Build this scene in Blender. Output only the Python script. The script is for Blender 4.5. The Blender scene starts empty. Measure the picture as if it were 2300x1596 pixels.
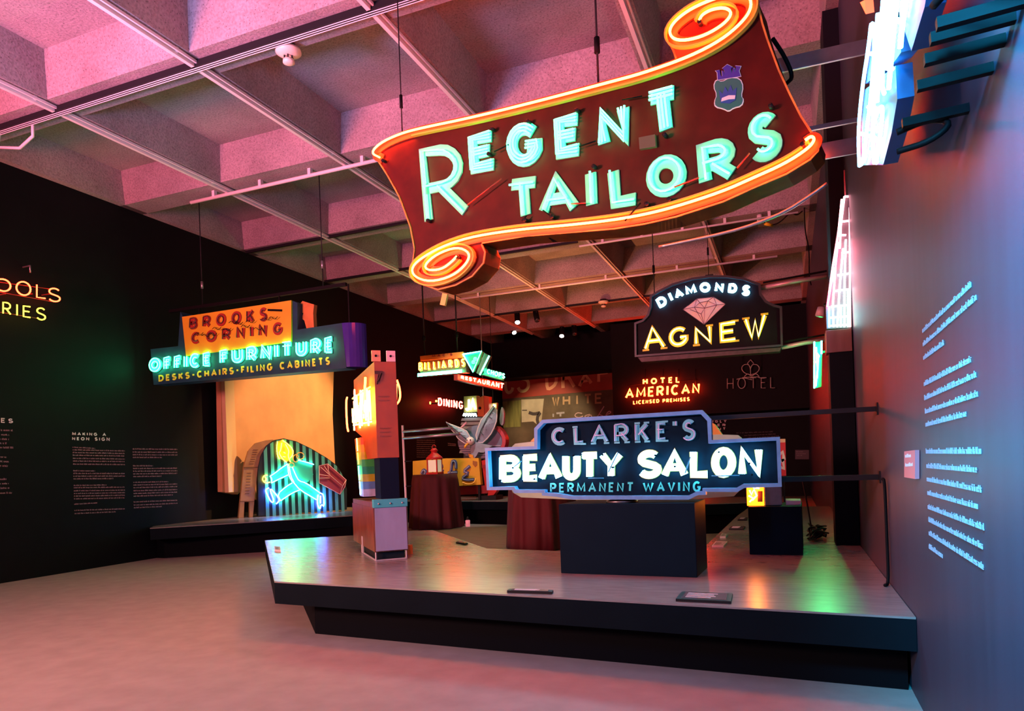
import bpy, bmesh, math, random
from mathutils import Vector, Matrix
random.seed(7)
sc = bpy.context.scene
col = sc.collection
# ------------------------------------------------------------------ camera
F, YAW, ROLL, CX, CY, H = 1564.35, .3792, -.0364, 1150.0, 1042.7, 1.4
FWD = Vector((-math.sin(YAW), math.cos(YAW), 0))
R0 = Vector((math.cos(YAW), math.sin(YAW), 0)); U0 = Vector((0, 0, 1))
RT = R0*math.cos(ROLL)+U0*math.sin(ROLL); UP = U0*math.cos(ROLL)-R0*math.sin(ROLL)
EYE = Vector((0, 0, H))
cd = bpy.data.cameras.new('camera'); cam = bpy.data.objects.new('camera', cd); col.objects.link(cam)
m = Matrix((RT, UP, -FWD)).transposed().to_4x4(); m.translation = EYE
cam.matrix_world = m
cd.sensor_width = 36; cd.lens = F/2300*36; cd.shift_y = (CY-798)/2300; cd.clip_start = .05; cd.clip_end = 200
sc.camera = cam
# ------------------------------------------------------------------ world, lamps, exposure
w = bpy.data.worlds.new('world'); sc.world = w; w.use_nodes = True
w.node_tree.nodes['Background'].inputs[0].default_value = (.55, .4, .6, 1)
w.node_tree.nodes['Background'].inputs[1].default_value = .02
sc.view_settings.view_transform = 'Standard'; sc.view_settings.look = 'None'
sc.view_settings.exposure = 0.0; sc.view_settings.gamma = 1; sc.view_settings.use_curve_mapping = False
try:
    sc.cycles.use_denoising = True; sc.cycles.max_bounces = 6; sc.cycles.diffuse_bounces = 4
    sc.cycles.glossy_bounces = 3; sc.cycles.sample_clamp_indirect = 4; sc.cycles.use_light_tree = True
    sc.cycles.caustics_reflective = False; sc.cycles.caustics_refractive = False
except Exception: pass
def area(name, loc, to, size, color, power, sy=None, spread=180):
    l = bpy.data.lights.new(name, 'AREA'); l.size = size; l.color = color; l.energy = power
    l.spread = math.radians(spread)
    if sy: l.shape = 'RECTANGLE'; l.size_y = sy
    o = bpy.data.objects.new(name, l); col.objects.link(o); o.location = loc
    o.rotation_euler = (Vector(to)-Vector(loc)).to_track_quat('-Z', 'Y').to_euler(); return o
def spot(name, loc, to, color, power, ang=60, blend=.6, r=.04):
    l = bpy.data.lights.new(name, 'SPOT'); l.spot_size = math.radians(ang); l.spot_blend = blend
    l.color = color; l.energy = power; l.shadow_soft_size = r
    o = bpy.data.objects.new(name, l); col.objects.link(o); o.location = loc
    o.rotation_euler = (Vector(to)-Vector(loc)).to_track_quat('-Z', 'Y').to_euler(); return o
# the gallery goes on behind the camera, where further lit signs hang
area('sign_glow_pink', (-8.2, -1.8, 3.0), (-6.4, 3.6, 6.0), 2.4, (1, .14, .20), 760, 1.2, 105)
area('sign_glow_violet', (-6.4, .2, 2.8), (-5.6, 3.6, 6.4), 1.6, (.52, .42, 1), 190, .8, 90)
area('sign_glow_floor', (-7.4, -2.4, 3.4), (-4.6, 4.0, 0), 1.6, (1, .45, .36), 330, 1.0, 100)
area('blue_wall_fill', (-.25, .5, 3.3), (.62, 1.35, 2.45), .5, (.02, .58, 1), 230, .5, 68)  # added unseen lamp, strengthens the blue wash on the right wall
# added spots without a sign: amber onto the far ceiling, red onto the right wall
spot('amber_fill', (-5.6, 16.2, 3.0), (-5.0, 16.8, 6), (1, .30, .10), 420, 150, .9)
spot('red_fill', (-.85, 8.3, 1.7), (.62, 8.5, 1.75), (1, .10, .08), 130, 110, .8)
# gallery spots (the black track heads at the ceiling)
spot('track_light_mural', (-7.9, 20.6, 5.2), (-8.4, 25, 2.6), (1, .72, .40), 900, 46)
spot('track_light_board', (-5.2, 14.0, 5.7), (-10.1, 12.3, 1.9), (1, .44, .17), 3400, 44)
spot('track_light_back', (-6.9, 13.0, 5.7), (-7.4, 15.8, 1.4), (1, .85, .75), 520, 44)

# ------------------------------------------------------------------ geometry helpers
def ray(x, y): return FWD+RT*((x-CX)/F)-UP*((y-CY)/F)
def at_z(x, y, z): d = ray(x, y); return EYE+d*((z-H)/d.z)
def at_x(x, y, X): d = ray(x, y); return EYE+d*(X/d.x)
def at_y(x, y, Y): d = ray(x, y); return EYE+d*(Y/d.y)
class Plane:
    """upright plane: p0, horizontal direction u; front normal faces the viewer"""
    def __init__(s, p0, u, front=None):
        s.p = Vector(p0); s.u = Vector(u).normalized(); s.v = Vector((0, 0, 1)); s.n = s.u.cross(s.v).normalized()
        if front is None: front = EYE-s.p
        if s.n.dot(front) < 0: s.n = -s.n
    def px(s, x, y):
        d = ray(x, y); t = (s.p-EYE).dot(s.n)/d.dot(s.n); q = EYE+d*t-s.p
        return (q.dot(s.u), q.z)
    def pts(s, l): return [s.px(*q) for q in l]
    def w(s, q, off=0): return s.p+s.u*q[0]+s.v*q[1]+s.n*off
class MB:
    def __init__(s): s.v = []; s.f = []; s.sm = []
    def add(s, vs, fs, smooth=False):
        b = len(s.v); s.v += [Vector(q) for q in vs]; s.f += [[b+i for i in f] for f in fs]; s.sm += [smooth]*len(fs); return s
    def box(s, c, size, rz=0):
        c = Vector(c); M = Matrix.Rotation(rz, 3, 'Z'); h = [q/2 for q in size]
        vs = [c+M@Vector((i*h[0], j*h[1], k*h[2])) for k in (-1, 1) for j in (-1, 1) for i in (-1, 1)]
        return s.add(vs, [(0, 2, 3, 1), (4, 5, 7, 6), (0, 1, 5, 4), (2, 6, 7, 3), (0, 4, 6, 2), (1, 3, 7, 5)])
    def bar(s, a, b, wd, ht):
        a = Vector(a); b = Vector(b); d = (b-a).normalized(); up = Vector((0, 0, 1))
        if abs(d.z) > .9: up = Vector((0, 1, 0))
        x = d.cross(up).normalized()*wd/2; y = x.cross(d).normalized()*ht/2
        vs = [p+i*x+j*y for p in (a, b) for i, j in ((-1, -1), (1, -1), (1, 1), (-1, 1))]
        return s.add(vs, [(0, 1, 2, 3), (4, 7, 6, 5), (0, 4, 5, 1), (1, 5, 6, 2), (2, 6, 7, 3), (3, 7, 4, 0)])
    def prism(s, lo, hi):
        n = len(lo); return s.add(list(lo)+list(hi), [list(range(n))[::-1], list(range(n, 2*n))]+[[i, (i+1) % n, n+(i+1) % n, n+i] for i in range(n)])
    def slab(s, pl, poly, o0, o1):
        a = sum(poly[i][0]*poly[(i+1) % len(poly)][1]-poly[(i+1) % len(poly)][0]*poly[i][1] for i in range(len(poly)))
        if a < 0: poly = poly[::-1]
        return s.prism([pl.w(q, o0) for q in poly], [pl.w(q, o1) for q in poly])
    def tube(s, path, r, n=6, closed=False, cap=True):
        P = [Vector(q) for q in path]; P = [p for i, p in enumerate(P) if i == 0 or (p-P[i-1]).length > 1e-5]
        k = len(P)
        if k < 2: return s
        up = None; rings = []
        for i in range(k):
            if closed: d = P[(i+1) % k]-P[i-1]
            else: d = P[min(i+1, k-1)]-P[max(i-1, 0)]
            if d.length < 1e-7: d = P[min(i+1, k-1)]-P[i]
            d = d.normalized()
            if up is None: up = Vector((0, 0, 1)) if abs(d.z) < .8 else Vector((1, 0, 0))
            x = d.cross(up)
            if x.length < 1e-4: x = d.cross(Vector((.3, .9, .2)))
            x.normalize(); y = x.cross(d).normalized(); up = y
            rings.append([P[i]+x*r*math.cos(2*math.pi*j/n)+y*r*math.sin(2*math.pi*j/n) for j in range(n)])
        vs = [q for rr in rings for q in rr]; fs = []
        for i in range(k if closed else k-1):
            a = i*n; b = ((i+1) % k)*n
            fs += [(a+j, a+(j+1) % n, b+(j+1) % n, b+j) for j in range(n)]
        if cap and not closed: fs += [tuple(range(n))[::-1], tuple(range((k-1)*n, k*n))]
        return s.add(vs, fs, True)
    def lathe(s, c, prof, n=24):
        c = Vector(c); k = len(prof)
        vs = [c+Vector((r*math.cos(2*math.pi*j/n), r*math.sin(2*math.pi*j/n), z)) for r, z in prof for j in range(n)]
        fs = [(i*n+j, i*n+(j+1) % n, (i+1)*n+(j+1) % n, (i+1)*n+j) for i in range(k-1) for j in range(n)]
        return s.add(vs, fs+[tuple(range(n))[::-1], tuple(range((k-1)*n, k*n))], True)
    def ribbon(s, pl, path, wd, o0, o1):
        """flat stroke of even width along a 2d path, with mitred corners"""
        P = [Vector(q) for q in path]; P = [p for i, p in enumerate(P) if i == 0 or (p-P[i-1]).length > 1e-5]
        k = len(P)
        if k < 2: return s
        closed = (P[0]-P[-1]).length < 1e-4 and k > 3
        if closed: P = P[:-1]; k -= 1
        L = []; Rr = []
        for i in range(k):
            a = P[i-1] if (i > 0 or closed) else None; b = P[(i+1) % k] if (i < k-1 or closed) else None
            d0 = (P[i]-a).normalized() if a is not None else None; d1 = (b-P[i]).normalized() if b is not None else None
            if d0 is None: d0 = d1
            if d1 is None: d1 = d0
            n0 = Vector((-d0.y, d0.x)); n1 = Vector((-d1.y, d1.x)); mm = n0+n1
            if mm.length < .3: mm = n0
            mm.normalize(); c = max(.82, mm.dot(n0)); o = mm*(wd/2/c)
            L.append(P[i]+o); Rr.append(P[i]-o)
        for i in range(k if closed else k-1):
            j = (i+1) % k; s.slab(pl, [tuple(Rr[i]), tuple(Rr[j]), tuple(L[j]), tuple(L[i])], o0, o1)
        return s
    def build(s, name, mat, parent=None, bevel=0):
        me = bpy.data.meshes.new(name); off = parent_world(parent)
        me.from_pydata([tuple(q-off) for q in s.v], [], s.f)
        me.polygons.foreach_set('use_smooth', s.sm); me.update()
        if mat: me.materials.append(mat)
        o = bpy.data.objects.new(name, me); col.objects.link(o)
        if parent: o.parent = parent
        if bevel:
            b = o.modifiers.new('bevel', 'BEVEL'); b.width = bevel; b.segments = 2; b.limit_method = 'ANGLE'
        return o
def parent_world(p):
    v = Vector((0, 0, 0))
    while p is not None: v += Vector(p.location); p = p.parent
    return v
def tag(o, label, cat, group=None):
    o['label'] = label; o['category'] = cat
    if group: o['group'] = group
    return o
def thing(name, label, cat, loc, group=None):
    o = bpy.data.objects.new(name, None); col.objects.link(o); o.location = Vector(loc); o.empty_display_size = .1
    return tag(o, label, cat, group)
def struct(o): o['kind'] = 'structure'; return o
def stuff(o): o['kind'] = 'stuff'; return o

# ------------------------------------------------------------------ materials
MATS = {}
def mat(name, c, rough=.6, metal=0, noise=0, scale=8, bump=0, emit=None, es=0, spec=.5, c2=None, stretch=None):
    if name in MATS: return MATS[name]
    M = bpy.data.materials.new(name); M.use_nodes = True; nt = M.node_tree; b = nt.nodes['Principled BSDF']
    b.inputs['Base Color'].default_value = (*c, 1); b.inputs['Roughness'].default_value = rough; b.inputs['Metallic'].default_value = metal
    b.inputs['Specular IOR Level'].default_value = spec
    if noise or bump:
        tc = nt.nodes.new('ShaderNodeTexCoord'); mp = nt.nodes.new('ShaderNodeMapping'); nt.links.new(tc.outputs['Object'], mp.inputs[0])
        if stretch: mp.inputs['Scale'].default_value = stretch
        nz = nt.nodes.new('ShaderNodeTexNoise'); nz.inputs['Scale'].default_value = scale; nz.inputs['Detail'].default_value = 6
        nt.links.new(mp.outputs[0], nz.inputs['Vector'])
        if noise:
            cr = nt.nodes.new('ShaderNodeValToRGB'); cr.color_ramp.elements[0].position = .32; cr.color_ramp.elements[1].position = .68
            k2 = c2 if c2 else tuple(q*(1-noise) for q in c)
            cr.color_ramp.elements[0].color = (*k2, 1); cr.color_ramp.elements[1].color = (*c, 1)
            nt.links.new(nz.outputs['Fac'], cr.inputs[0]); nt.links.new(cr.outputs[0], b.inputs['Base Color'])
        if bump:
            bp = nt.nodes.new('ShaderNodeBump'); bp.inputs['Strength'].default_value = bump; bp.inputs['Distance'].default_value = .01
            nt.links.new(nz.outputs['Fac'], bp.inputs['Height']); nt.links.new(bp.outputs[0], b.inputs['Normal'])
    if emit:
        b.inputs['Emission Color'].default_value = (*emit, 1); b.inputs['Emission Strength'].default_value = es
    MATS[name] = M; return M
def neon(name, c, s): return mat('neon_'+name, (.02, .02, .02), .4, emit=c, es=s)
def concrete():
    M = bpy.data.materials.new('waffle_concrete'); M.use_nodes = True; nt = M.node_tree; b = nt.nodes['Principled BSDF']
    b.inputs['Roughness'].default_value = .9
    tc = nt.nodes.new('ShaderNodeTexCoord')
    n1 = nt.nodes.new('ShaderNodeTexNoise'); n1.inputs['Scale'].default_value = 1.3; n1.inputs['Detail'].default_value = 5
    n2 = nt.nodes.new('ShaderNodeTexNoise'); n2.inputs['Scale'].default_value = 38; n2.inputs['Detail'].default_value = 3
    v = nt.nodes.new('ShaderNodeTexVoronoi'); v.inputs['Scale'].default_value = 30
    for n in (n1, n2, v): nt.links.new(tc.outputs['Object'], n.inputs['Vector'])
    r1 = nt.nodes.new('ShaderNodeValToRGB'); r1.color_ramp.elements[0].position = .3; r1.color_ramp.elements[1].position = .7
    r1.color_ramp.elements[0].color = (.30, .255, .25, 1); r1.color_ramp.elements[1].color = (.44, .375, .37, 1)
    nt.links.new(n1.outputs['Fac'], r1.inputs[0])
    r2 = nt.nodes.new('ShaderNodeValToRGB'); r2.color_ramp.elements[0].position = .10; r2.color_ramp.elements[1].position = .22
    r2.color_ramp.elements[0].color = (.35, .35, .35, 1); r2.color_ramp.elements[1].color = (1, 1, 1, 1)
    nt.links.new(v.outputs['Distance'], r2.inputs[0])
    r3 = nt.nodes.new('ShaderNodeValToRGB'); r3.color_ramp.elements[0].position = .35; r3.color_ramp.elements[1].position = .6
    r3.color_ramp.elements[0].color = (.72, .72, .72, 1); r3.color_ramp.elements[1].color = (1, 1, 1, 1)
    nt.links.new(n2.outputs['Fac'], r3.inputs[0])
    def mul(a, c):
        x = nt.nodes.new('ShaderNodeMix'); x.data_type = 'RGBA'; x.blend_type = 'MULTIPLY'; x.inputs[0].default_value = 1
        nt.links.new(a, x.inputs[6]); nt.links.new(c, x.inputs[7]); return x.outputs[2]
    nt.links.new(mul(mul(r1.outputs[0], r2.outputs[0]), r3.outputs[0]), b.inputs['Base Color'])
    bp = nt.nodes.new('ShaderNodeBump'); bp.inputs['Strength'].default_value = .25; bp.inputs['Distance'].default_value = .02
    nt.links.new(n2.outputs['Fac'], bp.inputs['Height']); nt.links.new(bp.outputs[0], b.inputs['Normal'])
    return M
CONC = concrete()
BLACKW = mat('black_wall_paint', (.005, .006, .008), .6, noise=.2, scale=3, spec=.12)
RWALL = mat('charcoal_wall_paint', (.036, .046, .082), .5, noise=.16, scale=2, stretch=(1, 5, .4), spec=.25)
CARPET = mat('floor_vinyl', (.36, .30, .285), .62, noise=.16, scale=5, bump=.05, spec=.3)
PLTOP = mat('platform_top', (.24, .235, .23), .26, noise=.22, scale=5, stretch=(1, 4, 1), bump=.03, spec=.9)
PLSIDE = mat('platform_side', (.004, .008, .012), .55, noise=.15, scale=3, spec=.03)
PLINTH = mat('plinth_paint', (.004, .012, .021), .5, noise=.1, scale=4, spec=.03)
WHITE = mat('white_enamel', (.75, .74, .72), .45)
OFFWH = mat('aged_white', (.45, .44, .48), .5, noise=.2, scale=10, stretch=(1, 1, .3))
STEEL = mat('galvanised_steel', (.45, .46, .5), .35, .8, noise=.2, scale=12)
PIPE = mat('painted_conduit', (.82, .78, .76), .5)
DARKM = mat('dark_metal', (.012, .013, .015), .5, .1, spec=.2)
BLACK = mat('black_rubber', (.004, .004, .005), .6, spec=.1)
TXT = mat('wall_lettering', (.8, .72, .76), .6, emit=None)
N_RED = neon('red', (1, .04, .01), 40); N_ORG = neon('orange', (1, .05, .006), 130)
N_GRN = neon('green', (.03, 1, .36), 55); N_TEAL = neon('teal', (.04, 1, .34), 16)
N_WHT = neon('white', (.18, .68, 1), 32); N_BLU = neon('blue', (.02, .42, 1), 260)
N_YEL = neon('yellow', (1, .66, .03), 18); N_PNK = neon('pink', (1, .04, .12), 60)
N_DIM = mat('unlit_tube', (.55, .55, .5), .25); N_LIL = mat('unlit_lilac_tube', (.62, .5, .72), .25)

# ------------------------------------------------------------------ stroke alphabet
def arc(cx, cy, rx, ry, a0, a1, n=8):
    return [(cx+rx*math.cos(math.radians(a0+(a1-a0)*i/n)), cy+ry*math.sin(math.radians(a0+(a1-a0)*i/n))) for i in range(n+1)]
G = {
 'A': (.74, [[(0, 0), (.37, 1), (.74, 0)], [(.14, .34), (.60, .34)]]),
 'B': (.62, [[(0, 0), (0, 1), (.3, 1)]+arc(.32, .76, .26, .24, 90, -90)+[(0, .52)], [(.3, .52)]+arc(.34, .26, .28, .26, 90, -90)+[(0, 0)]]),
 'C': (.68, [arc(.36, .5, .36, .5, 50, 310, 14)]),
 'D': (.68, [[(0, 0), (0, 1), (.28, 1)]+arc(.3, .5, .38, .5, 90, -90, 12)+[(0, 0)]]),
 'E': (.52, [[(.52, 1), (0, 1), (0, 0), (.52, 0)], [(0, .52), (.44, .52)]]),
 'F': (.5, [[(.5, 1), (0, 1), (0, 0)], [(0, .52), (.42, .52)]]),
 'G': (.72, [arc(.37, .5, .37, .5, 45, 335, 16)+[(.72, .44), (.44, .44)]]),
 'H': (.62, [[(0, 0), (0, 1)], [(.62, 0), (.62, 1)], [(0, .5), (.62, .5)]]),
 'I': (.02, [[(.01, 0), (.01, 1)]]),
 'J': (.44, [[(.44, 1), (.44, .25)]+arc(.22, .24, .22, .24, 0, -170, 8)]),
 'K': (.6, [[(0, 0), (0, 1)], [(.58, 1), (.02, .42)], [(.2, .6), (.6, 0)]]),
 'L': (.5, [[(0, 1), (0, 0), (.5, 0)]]),
 'M': (.82, [[(0, 0), (.04, 1), (.41, .2), (.78, 1), (.82, 0)]]),
 'N': (.64, [[(0, 0), (0, 1), (.64, 0), (.64, 1)]]),
 'O': (.78, [arc(.39, .5, .39, .5, 90, 450, 20)]),
 'P': (.58, [[(0, 0), (0, 1), (.3, 1)]+arc(.31, .73, .27, .27, 90, -90)+[(0, .46)]]),
 'R': (.62, [[(0, 0), (0, 1), (.3, 1)]+arc(.32, .73, .28, .27, 90, -90)+[(0, .46)], [(.26, .46), (.62, 0)]]),
 'S': (.58, [arc(.29, .74, .27, .26, 35, 180, 8)+[(.03, .66), (.12, .56), (.29, .50), (.46, .44)]+arc(.29, .26, .29, .26, 20, -150, 9)]),
 'T': (.66, [[(0, 1), (.66, 1)], [(.33, 1), (.33, 0)]]),
 'U': (.64, [[(0, 1), (0, .3)]+arc(.32, .3, .32, .3, 180, 360, 10)+[(.64, 1)]]),
 'V': (.7, [[(0, 1), (.35, 0), (.7, 1)]]),
 'W': (1.0, [[(0, 1), (.26, 0), (.5, .85), (.74, 0), (1, 1)]]),
 'X': (.64, [[(0, 0), (.64, 1)], [(0, 1), (.64, 0)]]),
 'Y': (.68, [[(0, 1), (.34, .48), (.68, 1)], [(.34, .48), (.34, 0)]]),
 'Z': (.6, [[(0, 1), (.6, 1), (0, 0), (.6, 0)]]),
 '-': (.4, [[(0, .5), (.4, .5)]]), "'": (.06, [[(.05, 1.05), (0, .8)]]), '.': (.04, [[(0, 0), (.04, 0)]]),
}
def bil(q, u, v):
    bl, br, tr, tl = q
    return tuple((bl[i]*(1-u)+br[i]*u)*(1-v)+(tl[i]*(1-u)+tr[i]*u)*v for i in (0, 1))
def subquad(q, u0, u1): return [bil(q, u0, 0), bil(q, u1, 0), bil(q, u1, 1), bil(q, u0, 1)]
def glyph2(ch, q2, inset):
    """strokes of one letter mapped into a plane quad (2d), stroke width kept inside"""
    wd, ss = G[ch]
    W = (Vector(q2[1])-Vector(q2[0])).length; Hh = (Vector(q2[3])-Vector(q2[0])).length
    iu = min(.45, inset/2/W); iv = min(.45, inset/2/Hh); out = []
    for st in ss:
        l = []
        for x, y in st:
            u = .5 if wd < .1 else x/wd
            l.append(bil(q2, iu+u*(1-2*iu), iv+y*(1-2*iv)))
        out.append(l)
    return out
def offset2(path, d):
    P = [Vector(p) for p in path]; k = len(P); out = []
    closed = (P[0]-P[-1]).length < 1e-4
    for i in range(k):
        a = P[i-1] if i else (P[-2] if closed else P[0]); b = P[i+1] if i < k-1 else (P[1] if closed else P[-1])
        t = (b-a)
        if t.length < 1e-7: t = P[min(i+1, k-1)]-P[max(i-1, 0)]
        t.normalize(); out.append((P[i].x-t.y*d, P[i].y+t.x*d))
    return out
def letter(pl, ch, qpx, parent, face=None, sw=.05, fo=(0, .01), tubem=None, tr=.009, toff=.04, lines=(0,), name='letter', n=6, only_tube=False, edge=None, serif=0):
    q2 = pl.pts(qpx); st = glyph2(ch, q2, sw); o = None
    if face and not only_tube:
        if edge:
            b = MB()
            for s_ in st: b.ribbon(pl, s_, sw*1.16, fo[0], fo[1]*.5)
            b.build('letter_outline', edge, parent)
        b = MB()
        for k, s_ in enumerate(st): b.ribbon(pl, s_, sw, fo[0]+.0004*k, fo[1]+.0004*k)
        if serif:
            ys = [p[1] for s_ in st for p in s_]; lo, hi = min(ys), max(ys)
            for s_ in st:
                for e in (s_[0], s_[-1]):
                    if min(abs(e[1]-lo), abs(e[1]-hi)) < .12*(hi-lo) and ch not in 'GCOS':
                        y = e[1]+(sw*.3 if abs(e[1]-lo) < abs(e[1]-hi) else -sw*.3)*-1
                        b.ribbon(pl, [(e[0]-serif, y), (e[0]+serif, y)], sw*.4, fo[0], fo[1]+.001)
        o = b.build(name, face, parent)
    if tubem:
        b = MB()
        for s_ in st:
            for l in lines:
                p = offset2(s_, l) if l else s_
                b.tube([pl.w(q, toff) for q in p], tr, n)
        t = b.build('neon_tube' if o else name, tubem, o if o else parent)
    return o
def word(pl, text, q, parent, gap=.24, sp=.5, **kw):
    ws = []; tot = 0
    for i, ch in enumerate(text):
        wd = sp if ch == ' ' else G[ch][0]
        if ch in "I": wd = .16
        if ch == "'": wd = .1
        ws.append((tot, wd)); tot += wd+gap
    tot -= gap
    for ch, (x, wd) in zip(text, ws):
        if ch == ' ': continue
        if ch in "'" : letter(pl, ch, subquad(q, x/tot, (x+wd)/tot), parent, **{**kw, 'serif': 0})
        else: letter(pl, ch, subquad(q, x/tot, (x+wd)/tot), parent, **kw)
def ptube(pl, pts, parent, m_, r=.009, off=.04, name='neon_tube', n=6, closed=False):
    return MB().tube([pl.w(pl.px(*p), off) for p in pts], r, n, closed).build(name, m_, parent)
def smooth(pts, it=2, closed=False):
    for _ in range(it):
        o = [] if closed else [pts[0]]
        k = len(pts)
        for i in range(k if closed else k-1):
            a = pts[i]; b = pts[(i+1) % k]
            o += [tuple(a[j]*.75+b[j]*.25 for j in range(len(a))), tuple(a[j]*.25+b[j]*.75 for j in range(len(a)))]
        if not closed: o.append(pts[-1])
        pts = o
    return pts
def pslab(pl, pts, parent, m_, o0, o1, name, bevel=0, zmin=-9):
    return MB().slab(pl, [(p[0], max(p[1], zmin-pl.p.z)) for p in pl.pts(pts)], o0, o1).build(name, m_, parent, bevel)
def pline(pl, pts, parent, m_, wd, o0, o1, name):
    return MB().ribbon(pl, pl.pts(pts), wd, o0, o1).build(name, m_, parent)
def textrows(pl, rows, hpx, parent, m_, name='printed_text', seed=1, off=.002):
    """tiny unreadable print: rows of letter sized marks, px rows (x0,y0,x1,y1)"""
    rnd = random.Random(seed); b = MB()
    for x0, y0, x1, y1 in rows:
        a = Vector(pl.px(x0, y0)); e = Vector(pl.px(x1, y1)); L = (e-a).length
        h = abs(pl.px(x0, y0)[1]-pl.px(x0, y0-hpx)[1]) if not isinstance(hpx, tuple) else hpx[0]
        d = (e-a)/L; up = Vector((0, 1)); x = 0; nl = rnd.randint(2, 9)
        while x < L:
            cw = h*rnd.uniform(.32, .5); hh = h*rnd.choice((1, .72, .72, .72))
            if nl == 0: x += h*.5; nl = rnd.randint(2, 9); continue
            p = a+d*x; sw = cw*.62
            q = [tuple(p), tuple(p+d*sw*.27), tuple(p+d*sw*.27+up*hh), tuple(p+up*hh)]
            b.slab(pl, q, 0, off)
            y_ = rnd.choice((0, .42, .8)); q = [tuple(p+up*hh*y_), tuple(p+d*sw+up*hh*y_), tuple(p+d*sw+up*hh*(y_+.15)), tuple(p+up*hh*(y_+.15))]
            if rnd.random() < .8: b.slab(pl, q, 0, off)
            x += cw; nl -= 1
    return stuff(b.build(name, m_, parent))

# ================================================================== THE ROOM
XL, XR, YB, YF, ZC, ZD = -10.29, .62, 25.1, -5.0, 5.97, 6.50
fl = struct(MB().box(((XL+XR)/2, (YB+YF)/2, -.1), (XR-XL+.6, YB-YF+.6, .2)).build('floor', CARPET))
tag(fl, 'smooth brownish pink gallery floor running between the black walls', 'floor')
wl = struct(MB().box((XL-.15, (YB+YF)/2, 3.3), (.3, YB-YF+.6, 6.6)).build('wall_left', BLACKW)); tag(wl, 'tall matt black gallery wall on the left with printed text', 'wall')
wr = struct(MB().box((XR+.15, (YB+YF)/2, 3.3), (.3, YB-YF+.6, 6.6)).build('wall_right', RWALL)); tag(wr, 'dark charcoal wall on the right washed with blue and red light', 'wall')
wb = struct(MB().box(((XL+XR)/2, YB+.15, 3.3), (XR-XL, .3, 6.6)).build('wall_back', BLACKW)); tag(wb, 'black wall at the far end of the gallery', 'wall')
wf = struct(MB().box(((XL+XR)/2, YF-.15, 3.3), (XR-XL, .3, 6.6)).build('wall_front', BLACKW)); tag(wf, 'black wall behind the viewpoint', 'wall')
ce = struct(MB().box(((XL+XR)/2, (YB+YF)/2, ZD+.1), (XR-XL+.6, YB-YF+.6, .2)).build('ceiling', CONC)); tag(ce, 'grey concrete waffle slab ceiling with deep square coffers', 'ceiling')
yb = [5.97+2.735*i for i in range(-4, 7)]
xr_ = [-8.19, -5.95, -3.68, -1.38]
def beam_mesh(a, b, along, w0, w1):
    m_ = MB()
    if along == 'x': sec = lambda x: [Vector((x, -w0/2, ZC)), Vector((x, w0/2, ZC)), Vector((x, w1/2, ZD)), Vector((x, -w1/2, ZD))]
    else: sec = lambda y: [Vector((w0/2, y, ZC)), Vector((-w0/2, y, ZC)), Vector((-w1/2, y, ZD)), Vector((w1/2, y, ZD))]
    return m_.prism(sec(a), sec(b))
bm0 = None
for y in yb:
    if bm0 is None: bm0 = beam_mesh(XL, XR, 'x', .44, .62).build('beam', CONC, ce); bm0.location.y = y; continue
    o = bm0.copy(); col.objects.link(o); o.parent = ce; o.location.y = y
rb0 = None
for x in xr_:
    if rb0 is None: rb0 = beam_mesh(YF, YB, 'y', .17, .36).build('rib', CONC, ce); rb0.location.x = x; continue
    o = rb0.copy(); col.objects.link(o); o.parent = ce; o.location.x = x
beam_mesh(YF, YB, 'y', .12, .2).build('rib', CONC, ce).location.x = XL+.06
beam_mesh(YF, YB, 'y', .12, .2).build('rib', CONC, ce).location.x = XR-.06
# dark bulkhead in front of the back wall
BK = 23.0
x0 = at_y(1375, 850, BK).x; zb = at_y(1600, 928, BK).z
bh = struct(MB().box(((x0+XR)/2, BK+.6, (zb+ZC)/2), (XR-x0, 1.2, ZC-zb)).build('wall_bulkhead', BLACKW)); tag(bh, 'black bulkhead hanging from the ceiling at the far right end', 'bulkhead')
p = MB().box(((XL+x0)/2, YB-.5, (4.62+ZC)/2), (x0-XL, 1.0, ZC-4.62)).build('wall_header', BLACKW); struct(p); tag(p, 'black header band above the old shopfront mural', 'bulkhead')
# slim pilaster on the right wall
p = struct(MB().box((.545, 8.2, ZC/2), (.15, .5, ZC)).build('trim_1', mat('pilaster_paint', (.008, .010, .015), .6, spec=.1))); tag(p, 'full height dark pilaster on the right wall behind the tall plinth', 'pilaster')

# ceiling conduits: white rods under the ribs
b0 = None
for i, x in enumerate(xr_):
    o = MB().bar((x, 1.6, ZC-.05), (x, 22.9, ZC-.05), .045, .05); o.bar((x+.05, 1.6, ZC-.03), (x+.05, 22.9, ZC-.03), .02, .03)
    for k in range(8): o.box((x, 3+k*2.735-.1, ZC-.02), (.1, .03, .05))
    nm = ('leftmost', 'second from the left', 'third from the left', 'rightmost')[i]
    tag(o.build('ceiling_conduit', PIPE), 'long pale conduit under a ceiling rib, %s of four' % nm, 'conduit', 'conduits along the ribs')
tr = thing('lighting_track', 'black lighting track with cables under the nearest big ceiling beam', 'track', (-5, 5.93, ZC))
b = MB(); b.bar((XL+.1, 5.92, ZC-.04), (-2.2, 5.92, ZC-.04), .08, .07); b.build('track_body', DARKM, tr)
b = MB()
for dy in (-.03, .0, .03): b.bar((XL+.1, 5.93+dy, ZC-.083), (-2.2, 5.93+dy, ZC-.083), .004, .008)
b.build('rail', PIPE, tr)
b = MB().tube([(-9.3, 5.95, ZC-.06), (-9.4, 5.98, ZC-.22), (-9.0, 6.0, ZC-.30), (-8.75, 6.0, ZC-.2), (-8.7, 5.97, ZC-.08)], .02, 6); b.build('looped_cable', PIPE, tr)
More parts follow.
